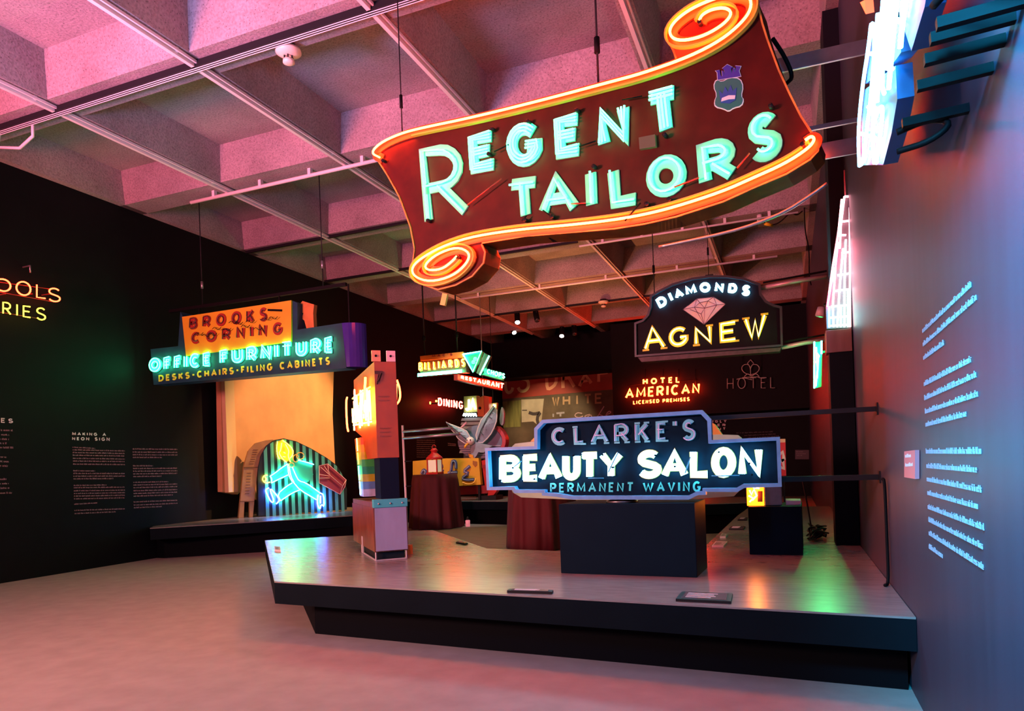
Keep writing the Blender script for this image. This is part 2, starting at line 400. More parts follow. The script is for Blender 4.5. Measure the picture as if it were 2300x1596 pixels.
for (y, xa, xb, r, lab) in ((8.70, -8.95, -4.2, .028, 'pale pipe under the second beam above the yellow and blue sign'), (16.86, -8.0, -.1, .026, 'thin pale pipe under the far beam behind the diamond sign'), (14.0, -3.9, .3, .02, 'pale pipe under the beam just behind the red scroll sign')):
    t = thing('ceiling_pipe', lab, 'pipe', ((xa+xb)/2, y, ZC-.08))
    MB().tube([(xa, y, ZC-.1), (xb, y, ZC-.1)], r, 8).build('pipe_run', PIPE, t)
    for k in range(5): MB().box((xa+.5+(xb-xa-1)*k/4, y, ZC-.05), (.05, .06, .10)).build('pipe_clip', PIPE, t)
for y, xa, xb, r in ((11.3, XL+.1, -4.0, .035), (13.9, XL+.1, -3.9, .03), (19.45, XL+.1, -1.0, .03)):
    tag(MB().bar((xa, y, ZC-.03), (xb, y, ZC-.03), .05, .05).build('cable_tray', DARKM), 'dark cable tray %s' % {11.3: 'under the third beam left of the red scroll sign', 13.9: 'under the fourth beam above the orange upright sign', 19.45: 'under the beam next to the far spotlights'}[y], 'cable tray')
# detectors
def detector(x, y, lab, s=1):
    t = thing('smoke_detector', lab, 'detector', (x, y, ZC))
    MB().lathe((x, y, ZC), [(.08*s, 0), (.09*s, -.03*s), (.075*s, -.05*s)], 20).build('base', DARKM, t)
    MB().lathe((x, y, ZC-.05*s), [(.13*s, 0), (.135*s, -.03*s), (.09*s, -.06*s), (.055*s, -.07*s)], 24).build('housing', mat('cream_plastic', (.85, .72, .55), .4), t)
    for k in range(6): MB().box((x+.045*s*math.cos(k*1.047), y+.045*s*math.sin(k*1.047), ZC-.14*s), (.012*s, .012*s, .05*s)).build('vent_pin', DARKM, t)
    MB().lathe((x, y, ZC-.16*s), [(.06*s, 0), (.062*s, -.03*s), (.035*s, -.045*s)], 20).build('sensor_cap', mat('cream_plastic', (1, 1, 1)), t)
q = at_z(643, 98, ZC); detector(q.x, q.y+.03, 'round cream smoke detector on the near beam beside the black track')
q = at_z(1355, 672, ZC); detector(q.x, q.y, 'small far smoke detector between the spotlights and the diamond sign', 1.1)
# spotlights
def spotlamp(px_, py_, Y, lab, lit, tilt):
    c = at_y(px_, py_, Y); t = thing('spotlight', lab, 'spotlight', (c.x, c.y, ZC), 'track spotlights at the far ceiling')
    MB().bar((c.x, c.y, ZC), (c.x, c.y, c.z+.12), .03, .03).build('stem', DARKM, t)
    d = Vector((tilt, -.5, -.8)).normalized(); a = c-d*.16; e = c+d*.16
    MB().tube([a-d*.05, a, e], .085, 12).build('lamp_head', BLACK, t)
    MB().tube([e, e+d*.012], .075, 12).build('lens', mat('lit_lens', (.9, .9, .9), .3, emit=(1, .95, .85), es=9) if lit else mat('dark_lens', (.05, .05, .06), .2), t)
spotlamp(1162, 715, 19.64, 'black spotlight with bright lens, upper left of the far spotlight cluster', True, .2)
spotlamp(1205, 711, 19.64, 'black unlit spotlight right of the topmost lit one', False, .3)
spotlamp(1152, 740, 22.3, 'black spotlight with bright lens, lowest left of the cluster', True, .5)
spotlamp(1262, 746, 22.38, 'black spotlight with a faint lens, left of the lower pair', True, .1)
spotlamp(1290, 742, 22.38, 'black unlit spotlight, rightmost of the far cluster', False, .2)

# ================================================================== PLATFORMS
def platform(name, lab, top, z, lip, inset_poly, cat='platform'):
    c = Vector((sum(p[0] for p in top)/len(top), sum(p[1] for p in top)/len(top), 0))
    t = thing(name, lab, cat, c)
    MB().prism([Vector((p[0], p[1], z-.012)) for p in top], [Vector((p[0], p[1], z)) for p in top]).build('top_board', PLTOP, t)
    MB().prism([Vector((p[0], p[1], z-lip)) for p in top], [Vector((p[0], p[1], z-.0125)) for p in top]).build('fascia', PLSIDE, t)
    MB().prism([Vector((p[0], p[1], 0)) for p in inset_poly], [Vector((p[0], p[1], z-lip-.0005)) for p in inset_poly]).build('base', mat('base_paint', (.003, .004, .006), .6, spec=.03), t)
    return t
Z1 = .48
A_ = (-6.75, 7.64); B_ = (-4.11, 4.75); C_ = (XR-.004, 4.37)
top1 = [B_, C_, (XR-.004, 13.2), (-.70, 13.2), (-.78, 11.3), (-.84, 7.6), (-.80, 6.98), (-2.25, 6.92), (-3.16, 7.07), (-4.9, 9.06), (-5.35, 8.9), (-5.71, 8.35)]
# left arm returns to the tip
top1 = top1 + [A_]
ins1 = [(-3.88, 4.97), (XR-.02, 4.62), (XR-.02, 13.1), (-.50, 13.1), (-.62, 7.1), (-2.2, 6.8), (-3.2, 6.85), (-4.9, 8.8), (-5.3, 8.6), (-6.3, 7.6)]
ins1[0] = (-3.90, 4.64+.02)
plat = platform('display_platform', 'big angled charcoal display platform with overhanging top in the foreground', top1, Z1, .19, [(-3.86, 4.95)]+ins1[1:])
Z2 = .56
lp = [(-9.95, 8.55), (-8.89, 9.53), (-8.05, 10.4), (-7.2, 11.4), (-7.6, 14.0), (XL+.02, 14.0), (XL+.02, 8.9)]
lpi = [(-10.1, 8.95), (-8.67, 9.98), (-7.61, 10.91), (-7.4, 11.5), (-7.8, 13.9), (XL+.02, 13.9), (XL+.02, 8.95)]
lp[4] = (-8.5, 13.4); lp[5] = (XL+.02, 13.4); lpi[4] = (-8.6, 13.3); lpi[5] = (XL+.02, 13.3)
platform('display_platform', 'dark low platform along the left wall under the running figure sign', lp, Z2, .2, lpi)
bp_ = [(-9.6, 15.6), (-6.6, 15.0), (-3.6, 14.1), (-1.7, 12.9), (-.72, 13.25), (-.75, 15.0), (-6.5, 17.2), (-9.6, 17.6)]
bpi = [(-9.5, 15.8), (-6.6, 15.2), (-3.6, 14.3), (-1.7, 13.1), (-.8, 13.4), (-.8, 14.9), (-6.5, 17.0), (-9.5, 17.4)]
platform('display_platform', 'long low platform across the back of the ring under the yellow sign', bp_, Z2, .2, bpi)

def boxthing(name, lab, cat, corners, z0, z1, m_, bev=.004):
    c = sum((Vector((p[0], p[1], 0)) for p in corners), Vector())/len(corners); c.z = z0
    t = thing(name, lab, cat, c)
    MB().prism([Vector((p[0], p[1], z0)) for p in corners], [Vector((p[0], p[1], z1)) for p in corners]).build('body', m_, t, bev)
    return t
zt = min(at_y(1400, 1124, 5.50).z, at_y(1400, 1116, 5.62).z-.045)
boxthing('plinth', 'wide dark blue-black plinth standing under the beauty salon sign', 'plinth', [(-1.80, 5.53), (-.69, 5.48), (-.665, 5.98), (-1.775, 6.03)], Z1+.001, zt, PLINTH)
zt2 = at_y(1740, 1137, 6.83).z
boxthing('plinth', 'dark blue plinth carrying the small glowing orange box', 'plinth', [(-.375, 6.84), (.085, 6.83), (.10, 7.45), (-.36, 7.46)], Z1+.001, zt2, PLINTH)
zt3 = at_y(1895, 790, 7.6).z
boxthing('plinth', 'tall narrow black plinth against the right wall under the tower sign', 'plinth', [(.40, 7.6), (.612, 7.6), (.612, 7.93), (.40, 7.93)], Z1+.001, zt3, PLSIDE)
# labels lying on the platform
def label_plate(corn, lab, big=False):
    P = [at_z(x, y, Z1) for x, y in corn]; c = sum(P, Vector())/4
    t = thing('caption_panel', lab, 'label', c)
    MB().prism([p+Vector((0, 0, .001)) for p in P], [p+Vector((0, 0, .018)) for p in P]).build('board', DARKM if big else WHITE, t)
    Q = [c+(p-c)*.82+Vector((0, 0, .0185)) for p in P]; Q2 = [q+Vector((0, 0, .003)) for q in Q]
    MB().prism(Q, Q2).build('face', mat('glossy_caption', (.12, .12, .13), .12) if big else OFFWH, t)
    b = MB(); rnd = random.Random(3)
    e0 = (Q[1]-Q[0]); e1 = (Q[3]-Q[0])
    for i in range(4 if big else 3):
        o = Q[0]+e1*(.15+.2*i)+e0*.08+Vector((0, 0, .0032)); l = e0*rnd.uniform(.5, .8); h = e1*.05
        b.prism([o, o+l, o+l+h, o+h], [o+Vector((0, 0, .001)), o+l+Vector((0, 0, .001)), o+l+h+Vector((0, 0, .001)), o+h+Vector((0, 0, .001))])
    stuff(b.build('printed_text', TXT if big else BLACK, t))
label_plate([(1518, 1350), (1642, 1356), (1646, 1338), (1532, 1333)], 'black framed caption panel near the front edge below the plinth', True)
label_plate([(1139, 1331), (1240, 1334), (1243, 1330), (1143, 1327)], 'long thin black caption panel at the front edge left of the wide plinth', True)
label_plate([(617, 1238), (631, 1239), (629, 1230), (616, 1229)], 'small white caption at the far left tip of the platform')
label_plate([(1024, 1220), (1045, 1224), (1051, 1222), (1030, 1217)], 'small caption in the red lit patch by the floor opening', True)
label_plate([(1599, 1229), (1625, 1229), (1634, 1219), (1608, 1218)], 'white caption nearest the front on the right platform arm')
label_plate([(1617, 1208), (1630, 1208), (1635, 1202), (1622, 1201)], 'smallest white caption behind the nearest one on the right arm')
label_plate([(1637, 1190), (1670, 1190), (1674, 1184), (1642, 1184)], 'dark caption beside the left side of the orange box plinth', True)
label_plate([(1657, 1169), (1677, 1169), (1680, 1164), (1661, 1164)], 'farthest dark caption on the right platform arm', True)

# ================================================================== BIG RED SCROLL SIGN
rp = at_y(1380, 330, 5.2)
RG = Plane(rp, (math.cos(math.radians(-11)), math.sin(math.radians(-11)), 0))
MAROON = mat('maroon_enamel', (.10, .008, .005), .5, spec=.15, noise=.35, scale=6)
ORANGE = mat('orange_enamel', (.50, .055, .006), .4, noise=.3, scale=5)
rs = thing('neon_sign', 'huge red scroll shaped neon sign reading REGENT TAILORS hung overhead', 'neon sign', RG.w(RG.px(1380, 330)))
topE = [(838, 345), (868, 316), (948, 286), (1076, 260), (1246, 218), (1374, 184), (1450, 164), (1520, 141)]
scrT = [(1513, 118), (1499, 92), (1503, 62), (1532, 34), (1578, 10), (1633, -14), (1670, -18), (1696, -4)]
rightE = [(1705, 10), (1715, 53), (1726, 88), (1752, 158), (1776, 210), (1801, 260), (1829, 303), (1842, 320)]
botE = [(1840, 340), (1822, 360), (1768, 393), (1696, 423), (1626, 455), (1520, 489), (1450, 505), (1380, 516), (1182, 532), (1084, 548)]
scrB = [(1092, 566), (1088, 592), (1062, 622), (1025, 642), (985, 652), (948, 640), (930, 618), (926, 598)]
leftE = [(931, 560), (922, 511), (897, 443), (871, 396), (848, 360)]
outl = topE+scrT+rightE+botE+scrB+leftE
pslab(RG, outl, rs, MAROON, -.22, 0, 'sign_box')
# orange side skin around the box, base colour brightened to look lit
b = MB(); P2 = RG.pts(outl); k = len(P2)
for i in range(k):
    a = P2[i]; c = P2[(i+1) % k]; b.add([RG.w(a, .012), RG.w(c, .012), RG.w(c, -.225), RG.w(a, -.225)], [(0, 1, 2, 3)])
sk = b.build('sign_edge', mat('worn_lit_orange_edge', (.95, .33, .05), .5, noise=.6, scale=9, c2=(.55, .16, .03)), rs)
md = sk.modifiers.new('s', 'SOLIDIFY'); md.thickness = .012
tT = smooth([(862, 358), (842, 348), (862, 326), (905, 306), (948, 294), (1076, 268), (1246, 226), (1374, 192), (1450, 172), (1555, 135), (1626, 98), (1671, 60), (1692, 30), (1690, 2), (1660, -8), (1610, 6), (1560, 27), (1525, 52), (1508, 76), (1516, 96), (1545, 100), (1590, 88), (1633, 62), (1650, 38), (1634, 26), (1604, 30), (1582, 42), (1576, 55)], 2)
tB = smooth([(1812, 322), (1826, 312), (1834, 320), (1819, 340), (1766, 374), (1696, 405), (1626, 436), (1520, 470), (1450, 487), (1380, 499), (1280, 510), (1182, 518), (1076, 533), (1012, 552), (961, 578), (933, 602), (938, 624), (975, 636), (1025, 623), (1058, 594), (1064, 570), (1035, 557), (990, 573), (962, 597), (968, 610), (1000, 608), (1022, 592), (1035, 578)], 2)
pline(RG, [p for p in tT[:] if True], rs, ORANGE, .085, 0, .014, 'border_band')
pline(RG, [p for p in tB[:] if True], rs, ORANGE, .085, 0, .014, 'border_band')
YLW = mat('yellow_lip', (.85, .5, .06), .4)
for path, dy in ((tT[16:], 0), (tB[4:], 0)):
    pp = RG.pts(path); q = offset2(pp, -.04 if path[0] == tT[16:][0] else -.04)
    MB().ribbon(RG, q, .012, .014, .05).build('raised_lip', YLW, rs)
ptube(RG, tT, rs, N_ORG, .0095, .055); ptube(RG, tB, rs, N_ORG, .0095, .055)
# border tubes repeated on the unseen far side, added to redden the ceiling
for pth in (tT[:60], tB[:60]): MB().tube([RG.w(RG.px(*p), -.275) for p in pth[::2]], .0095, 5).build('rear_fill_tube', N_ORG, rs)
pslab(RG, [(1505, 90), (1512, 118), (1530, 140), (1632, 96), (1690, 40), (1640, 70), (1560, 104)], rs, ORANGE, .001, .012, 'scroll_fold')
PALE = mat('pale_teal_enamel', (.24, .62, .48), .4, noise=.15, scale=10)
RL = [('R', (957, 510), (1058, 482), (1037, 320), (941, 334), 0), ('E', (1059, 394), (1123, 381), (1116, 290), (1053, 306), 1), ('G', (1144, 382), (1224, 368), (1216, 271), (1139, 284), 1),
      ('E', (1250, 361), (1316, 349), (1312, 251), (1244, 266), 1), ('N', (1346, 341), (1422, 326), (1413, 228), (1341, 245), 1), ('T', (1460, 318), (1540, 296), (1530, 190), (1446, 212), 1),
      ('T', (1146, 503), (1222, 490), (1214, 396), (1140, 405), 0), ('A', (1212, 490), (1306, 478), (1292, 381), (1208, 395), 0), ('I', (1318, 477), (1345, 472), (1341, 374), (1314, 379), 0),
      ('L', (1373, 472), (1444, 459), (1434, 362), (1365, 375), 0), ('O', (1456, 452), (1547, 434), (1539, 341), (1450, 358), 0), ('R', (1573, 428), (1662, 400), (1650, 304), (1562, 326), 0), ('S', (1686, 375), (1762, 352), (1750, 246), (1677, 264), 0)]
for ch, bl, br, tr_, tl, two in RL:
    letter(RG, ch, [bl, br, tr_, tl], rs, face=PALE, sw=.10 if two else .094, fo=(.001, .016), tubem=N_TEAL, tr=.0085, toff=.05, lines=(-.026, 0.0, .026) if two else (-.012,), name='letter')
for a, c, mm in (((1058, 464), (1134, 406), 'r'), ((1410, 500), (1445, 460), 'k'), ((1224, 474), (1248, 492), 'k'), ((1290, 462), (1322, 460), 'r'), ((1118, 345), (1150, 330), 'k'), ((1308, 334), (1345, 322), 'k'), ((1404, 230), (1448, 222), 'k'), ((1520, 425), (1575, 404), 'r'), ((1660, 383), (1688, 350), 'r'), ((1180, 500), (1190, 488), 'k')):
    ptube(RG, [a, c], rs, mat('red_sleeve', (.35, .03, .02), .4) if mm == 'r' else BLACK, .006, .052, 'tube_sleeve')
b = MB()
for p_ in ((868, 364), (1035, 580), (1576, 57), (1806, 330), (1112, 294), (1193, 277), (1302, 252), (1498, 308), (1185, 497), (1246, 490), (1458, 462), (1508, 452), (1735, 244), (969, 498), (1340, 378), (1105, 350)):
    c = RG.px(*p_); MB().tube([RG.w(c, .01), RG.w(c, .06)], .016, 8).build('electrode_socket', DARKM, rs)
pslab(RG, [(1438, 312), (1474, 305), (1476, 332), (1440, 338)], rs, mat('olive_plate', (.12, .09, .05), .5), .001, .03, 'service_plate')
# crest
CR = thing  # crest belongs to the sign
shield = smooth([(1604, 196), (1610, 180), (1622, 186), (1640, 176), (1662, 178), (1669, 196), (1664, 216), (1670, 224), (1665, 238), (1648, 242), (1637, 250), (1626, 244), (1608, 240), (1606, 228), (1612, 214)], 1, True)
pslab(RG, [(p[0]+(p[0]-1637)*.07, p[1]+(p[1]-212)*.07) for p in shield], rs, WHITE, .001, .006, 'crest_border')
pslab(RG, shield, rs, mat('crest_green', (.02, .16, .12), .5), .001, .009, 'crest_shield')
crown = [(1613, 180), (1612, 164), (1608, 160), (1617, 158), (1620, 172), (1623, 172), (1622, 160), (1625, 160), (1628, 170), (1627, 158), (1623, 155), (1634, 146), (1646, 152), (1642, 156), (1644, 166), (1647, 154), (1650, 154), (1651, 164), (1654, 152), (1651, 149), (1664, 150), (1660, 160), (1664, 172)]
pslab(RG, [(p[0]+(p[0]-1637)*.06, p[1]+(p[1]-165)*.08) for p in crown], rs, WHITE, .001, .0055, 'crest_border')
pslab(RG, crown, rs, mat('crest_purple', (.05, .03, .30), .5), .001, .009, 'crest_crown')
pslab(RG, [(1620, 232), (1616, 204), (1624, 212), (1630, 196), (1636, 208), (1642, 192), (1647, 206), (1656, 198), (1653, 226), (1640, 234)], rs, mat('crest_blue', (.02, .08, .30), .5), .009, .013, 'crest_emblem')
pslab(RG, [(1621, 230), (1623, 222), (1638, 216), (1653, 216), (1652, 224), (1638, 225)], rs, WHITE, .013, .016, 'crest_ribbon')
# underside details, bracket and fixings
bq = RG.w(RG.px(1170, 537), -.15)
MB().box(bq+Vector((.28, -.06, .0)), (.16, .12, .035)).build('hatch', BLACK, rs)
q = RG.px(1086, 262); MB().bar(RG.w(q, -.05), RG.w(RG.px(1078, 232), -.25), .09, .03).build('hanging_bracket', YLW, rs)
q = RG.w(RG.px(985, 655), -.1); MB().bar(q, q+Vector((-.03, 0, -.10)), .05, .03).build('broken_clip', YLW, rs)
MB().tube(smooth([RG.w(RG.px(1728, 70), -.1), RG.w(RG.px(1755, 110), -.1), RG.w(RG.px(1772, 150), -.15), RG.w(RG.px(1752, 158), -.2)], 2), .014, 6).build('power_cable', BLACK, rs)
lb = smooth([(1838, 372), (1800, 400), (1740, 440), (1670, 470), (1600, 492), (1500, 515), (1440, 528)], 1)
MB().tube([RG.w(RG.px(*p), -.36) for p in lb], .012, 6).build('rear_trim', STEEL, rs)
# hanging cables
def cable(pxa, Y, zt_, lab, r=.006, pxb=None):
    a = at_y(*pxa, Y) if not isinstance(pxa, Vector) else pxa
    zt_ = ZC if min(abs(a.y-y) for y in yb) < .2 else ZD
    t = thing('hanging_cable', lab, 'cable', a)
    MB().tube([a, Vector((a.x, a.y, zt_))], r, 6).build('wire', DARKM, t)
    MB().tube([a+Vector((0, 0, .35)), a+Vector((0, 0, .47))], r*2.6, 8).build('tensioner', BLACK, t)
a = RG.w(RG.px(880, 312), -.15); cable(a, 0, ZC, 'thin wire at the left tip of the scroll sign')
a = RG.w(RG.px(1326, 200), -.15); cable(a, 0, ZC, 'dark cable rising from the middle of the scroll sign', .009)
# struts from the sign to the right wall
for i, (pa, pb, wd, lab, hh) in enumerate((((1742, 150), (1932, 104), .02, 'upper flat steel strut between scroll sign and right wall', .10), ((1806, 292), (1926, 268), .02, 'thin middle strut between scroll sign and right wall', .03), ((1822, 345), (1930, 325), .02, 'lower flat strut beside the right tip of the scroll sign', .11))):
    Y = 5.25; A = at_y(*pa, Y)
    o = MB().bar(A, Vector((XR-.002, Y+.05, A.z+(.02))), wd, hh).build('wall_strut', STEEL, None, .002)
    tag(o, lab, 'strut')

# ================================================================== BLUE SIGN ON THE RIGHT WALL
BX = .385
BS = Plane((BX, 0, 0), (0, 1, 0), front=Vector((-1, 0, 0)))
bs = thing('neon_sign', 'dazzling blue-white neon sign seen edge-on, bracketed off the right wall', 'neon sign', (BX, 3.3, 3.0))
N_BLW = neon('blue_white', (.10, .55, 1), 26)
BLUEM = mat('blue_enamel', (.03, .12, .32), .4)
def yz(path, off): return [BS.w(q, off) for q in path]
for poly in ([(1926, 372), (1922, 300), (1932, 205), (1950, 190), (2000, 150), (2004, 225), (1992, 300), (1974, 372)], [(1936, 190), (1950, 70), (1968, 20), (2008, 30), (2012, 120), (1998, 140)], [(1974, 10), (1988, -70), (2080, -90), (2062, 20), (2034, 118), (2016, 60)]):
    pslab(BS, poly, bs, BLUEM, -.07, -.016, 'sign_box')
bt = [([(1930, 372), (1927, 300), (1936, 200), (1952, 100), (1958, 40), (1966, 90), (1958, 200), (1946, 300), (1938, 368), (1930, 372)], 2), ([(1964, 366), (1958, 300), (1966, 260), (1984, 230), (1978, 300), (1968, 366)], 2), ([(1972, 30), (1962, 200), (1960, 330)], 1),
      ([(1984, 0), (1975, 120), (1970, 230)], 0), ([(1994, -60), (1986, 60), (1980, 190), (1986, 210)], 1), ([(2006, -60), (1998, 60), (1994, 150)], 0), ([(2022, -80), (2012, 20), (2002, 130), (1996, 200)], 1), ([(2046, -80), (2034, 10), (2026, 60), (2022, 108)], 1), ([(1998, 40), (2024, 48)], 0), ([(1982, 150), (2004, 155)], 0), ([(1950, 240), (1976, 246)], 0), ([(1934, 300), (1966, 310)], 0), ([(2008, -40), (2050, -30)], 0), ([(1956, 120), (1990, 128)], 0), ([(1944, 340), (1962, 345)], 0)]
for tb, it in bt:
    ptube(BS, smooth(tb, it) if it else tb, bs, N_BLW, .0085, 0)
def loop(cx, cz, rx, rz, n=16): return [(cx+rx*math.cos(2*math.pi*i/n), cz+rz*math.sin(2*math.pi*i/n)) for i in range(n+1)]
# the part of the sign nearer the viewer is an open tube frame, above the frame of the photograph
for tb in ([(1.35, 2.5), (1.35, 3.1)], [(1.2, 2.5), (1.2, 3.1), (1.0, 3.1)], [(1.5, 2.6), (1.5, 3.1)], loop(.95, 2.75, .12, .22)):
    MB().tube(yz(tb, .03), .016, 6).build('neon_tube', N_BLU, bs)
MB().bar((BX+.03, .8, 3.2), (BX+.03, 2.3, 3.2), .03, .03).build('carrier_rail', DARKM, bs)
b = MB(); b.slab(BS, BS.pts([(1962, -2), (1974, -8), (1977, 24)]), .02, .05); b.build('red_pointer', mat('red_pointer', (.8, .05, .03), .3, emit=(1, .08, .03), es=4), bs)
for px_, py_, ln in ((2075, 62, 0), (2062, 95, 0), (2050, 142, 0), (2035, 200, 0), (2005, 282, 0)):
    q = BS.px(px_, py_); w0 = BS.w(q, -.03)
    MB().bar(w0, Vector((XR-.001, w0.y, w0.z+.01)), .026, .03).build('wall_bracket', BLACK, bs)
q = BS.w(BS.px(2000, 300), -.02); MB().tube(smooth([q, q+Vector((.10, -.02, .02)), q+Vector((.17, -.05, -.02)), q+Vector((.10, -.04, -.07)), q+Vector((.0, 0, -.07))], 2), .012, 6).build('feed_loop', BLACK, bs)
q = BS.w(BS.px(2068, 20), -.03); MB().tube(smooth([q, q+Vector((.12, -.25, .02)), Vector((XR-.01, q.y-.35, q.z+.12)), Vector((XR-.01, q.y-.2, q.z+.5))], 2), .012, 6).build('power_cable', BLACK, bs)

# ================================================================== TOWER SIGN
TP = Plane((.4, 7.6, 0), (1, 0, 0), front=Vector((0, -1, 0)))
ts = thing('neon_sign', 'tall tapering tower shaped neon sign, red at top and green below', 'neon sign', TP.w(TP.px(1888, 738)))
pslab(TP, [(1857, 738), (1912, 736), (1912, 600), (1910, 440), (1894, 440), (1880, 520), (1866, 610), (1855, 690)], ts, mat('tower_panel', (.10, .10, .11), .5), -.06, 0, 'sign_box')
N_PW = neon('pink_white', (1, .35, .42), 10); N_GW = neon('green_white', (.45, 1, .75), 9); N_BW2 = neon('pale_white', (.85, .9, 1), 9)
q = TP.px(1899, 440); MB().tube([TP.w(q, -.02), TP.w((q[0], q[1]+.26), -.02)], .008, 6).build('spire', mat('pink_spire', (.7, .2, .25), .4), ts)
tp_t = [([(1896, 444), (1888, 510), (1886, 560)], N_PW), ([(1908, 444), (1908, 560)], N_PW), ([(1896, 444), (1908, 444)], N_PW), ([(1890, 500), (1908, 498)], N_PW), ([(1886, 530), (1900, 530)], N_PW), ([(1882, 546), (1876, 600), (1866, 640), (1858, 690)], N_PNK),
        ([(1890, 450), (1882, 530), (1870, 600), (1862, 660)], N_PW), ([(1893, 560), (1886, 640), (1880, 735)], N_BW2), ([(1899, 540), (1896, 650), (1896, 735)], N_BW2), ([(1908, 560), (1909, 735)], N_PW), ([(1876, 600), (1870, 690), (1872, 735)], N_BW2), ([(1862, 690), (1862, 736)], N_BLW), ([(1904, 650), (1904, 735)], N_GW), ([(1888, 690), (1888, 735)], N_GW),
        ([(1880, 620), (1906, 616)], N_BW2), ([(1874, 655), (1908, 651)], N_BW2), ([(1866, 690), (1908, 686)], N_GW), ([(1862, 715), (1908, 711)], N_GW), ([(1862, 733), (1908, 730)], N_GW), ([(1889, 570), (1908, 568)], N_PW)]
for pth, m_ in tp_t: ptube(TP, pth, ts, m_, .010, .035, n=6)
o = boxthing('bronze_box', 'brownish sheet metal box under the tower sign', 'box', [(.375, 7.58), (.608, 7.58), (.608, 7.80), (.375, 7.80)], zt3+.001, TP.w(TP.px(1888, 739)).z-.002, mat('bronze_sheet', (.14, .09, .08), .4, .3, noise=.3, scale=4, stretch=(4, 4, .5)))
c = at_y(1846, 692, 9.0); t = thing('spotlight', 'small pale spotlight left of the tower sign on the arm', 'spotlight', c)
MB().tube([c, c+Vector((-.03, -.02, -.09))], .05, 10).build('lamp_head', OFFWH, t); MB().bar(c+Vector((.02, 0, .04)), Vector((XR-.001, c.y, c.z+.10)), .02, .02).build('stem', DARKM, t)
# narrow green sign
GY = 11.0
GP = Plane((0, GY, 0), (1, 0, 0), front=Vector((0, -1, 0)))
gs = thing('neon_sign', 'narrow upright bright green neon sign on the right wall beyond the tower', 'neon sign', GP.w(GP.px(1835, 820)))
pslab(GP, [(1829, 768), (1847, 766), (1845, 868), (1829, 872)], gs, mat('green_panel', (.03, .12, .06), .5), -.05, 0, 'sign_box')
for pth in ([(1829, 768), (1829, 872)], [(1833, 780), (1836, 830), (1832, 868)], [(1838, 800), (1835, 850)], [(1845, 766), (1845, 795)], [(1832, 790), (1840, 800), (1832, 815)]): ptube(GP, pth, gs, neon('green_hot', (.02, 1, .25), 170), .012, .03)
MB().bar(GP.w(GP.px(1845, 790), -.03), Vector((XR-.001, GY, GP.w(GP.px(1845, 790)).z)), .03, .03).build('wall_bracket', DARKM, gs)

# ================================================================== DIAMOND SIGN
AY = 11.5
AP = Plane((-1, AY, 0), (1, 0, 0), front=Vector((0, -1, 0)))
ag = thing('neon_sign', 'black arched neon sign reading DIAMONDS and AGNEW with a painted diamond', 'neon sign', AP.w(AP.px(1590, 720)))
ao = [(1429, 800), (1428, 727), (1445, 721), (1457, 708), (1462, 690), (1463, 666), (1481, 655), (1511, 640), (1556, 627), (1594, 622), (1632, 622), (1670, 627), (1706, 640), (1708, 661), (1720, 678), (1738, 687), (1754, 691), (1756, 776)]
AB = mat('black_enamel', (.005, .006, .009), .5, spec=.08, noise=.3, scale=9)
pslab(AP, ao, ag, AB, -.22, 0, 'sign_box')
pl2 = AP.pts(ao)+[AP.px(*ao[0])]; MB().ribbon(AP, pl2, .035, .0, .05).build('raised_rim', mat('dark_rim', (.03, .045, .06), .35, .4), ag)
pslab(AP, [(1432, 802), (1755, 779), (1751, 788), (1440, 812)], ag, mat('worn_skirt', (.06, .04, .05), .5, noise=.6, scale=12), -.24, -.03, 'bottom_skirt')
YGL = mat('sign_yellow', (.75, .60, .02), .4, noise=.2, scale=14)
for ch, q in (('A', [(1446, 789), (1498, 783), (1487, 728), (1443, 733)]), ('G', [(1502, 783), (1548, 776), (1547, 730), (1501, 736)]), ('N', [(1559, 778), (1602, 773), (1599, 728), (1558, 733)]), ('E', [(1616, 772), (1658, 767), (1657, 717), (1614, 724)]), ('W', [(1676, 766), (1717, 761), (1727, 700), (1666, 715)])):
    letter(AP, ch, q, ag, face=YGL, sw=.078, fo=(.001, .014), tubem=neon('warm_white', (1, .92, .5), 5), tr=.011, toff=.045, serif=.055)
dl = [('D', 1487, 678, 22, 23, 27), ('I', 1507, 667, 7, 22, 25), ('A', 1525, 659, 21, 22, 20), ('M', 1552, 651, 25, 22, 13), ('O', 1584, 646, 24, 22, 4), ('N', 1616, 646, 21, 22, -3), ('D', 1646, 648, 20, 22, -8), ('S', 1676, 653, 19, 24, -14)]
def rq(cx, cy, w_, h_, a):
    a = math.radians(a); ux, uy = math.cos(a), -math.sin(a); vx, vy = math.sin(a)*-1*-1*0+(-math.sin(a)), -math.cos(a)
    return [(cx+ux*i*w_/2+vx*j*h_/2, cy+uy*i*w_/2+vy*j*h_/2) for i, j in ((-1, -1), (1, -1), (1, 1), (-1, 1))]
for ch, cx, cy, w_, h_, a_ in dl:
    letter(AP, ch, rq(cx, cy, w_, h_, a_), ag, face=WHITE, sw=.045, fo=(.001, .012), tubem=N_WHT, tr=.010, toff=.04, lines=(-.013, .013))
pslab(AP, [(1534, 695), (1565, 671), (1603, 667), (1630, 683), (1582, 729)], ag, mat('diamond_paint', (.55, .58, .70), .4, noise=.25, scale=5, c2=(.8, .68, .5)), .001, .012, 'diamond')
b = MB()
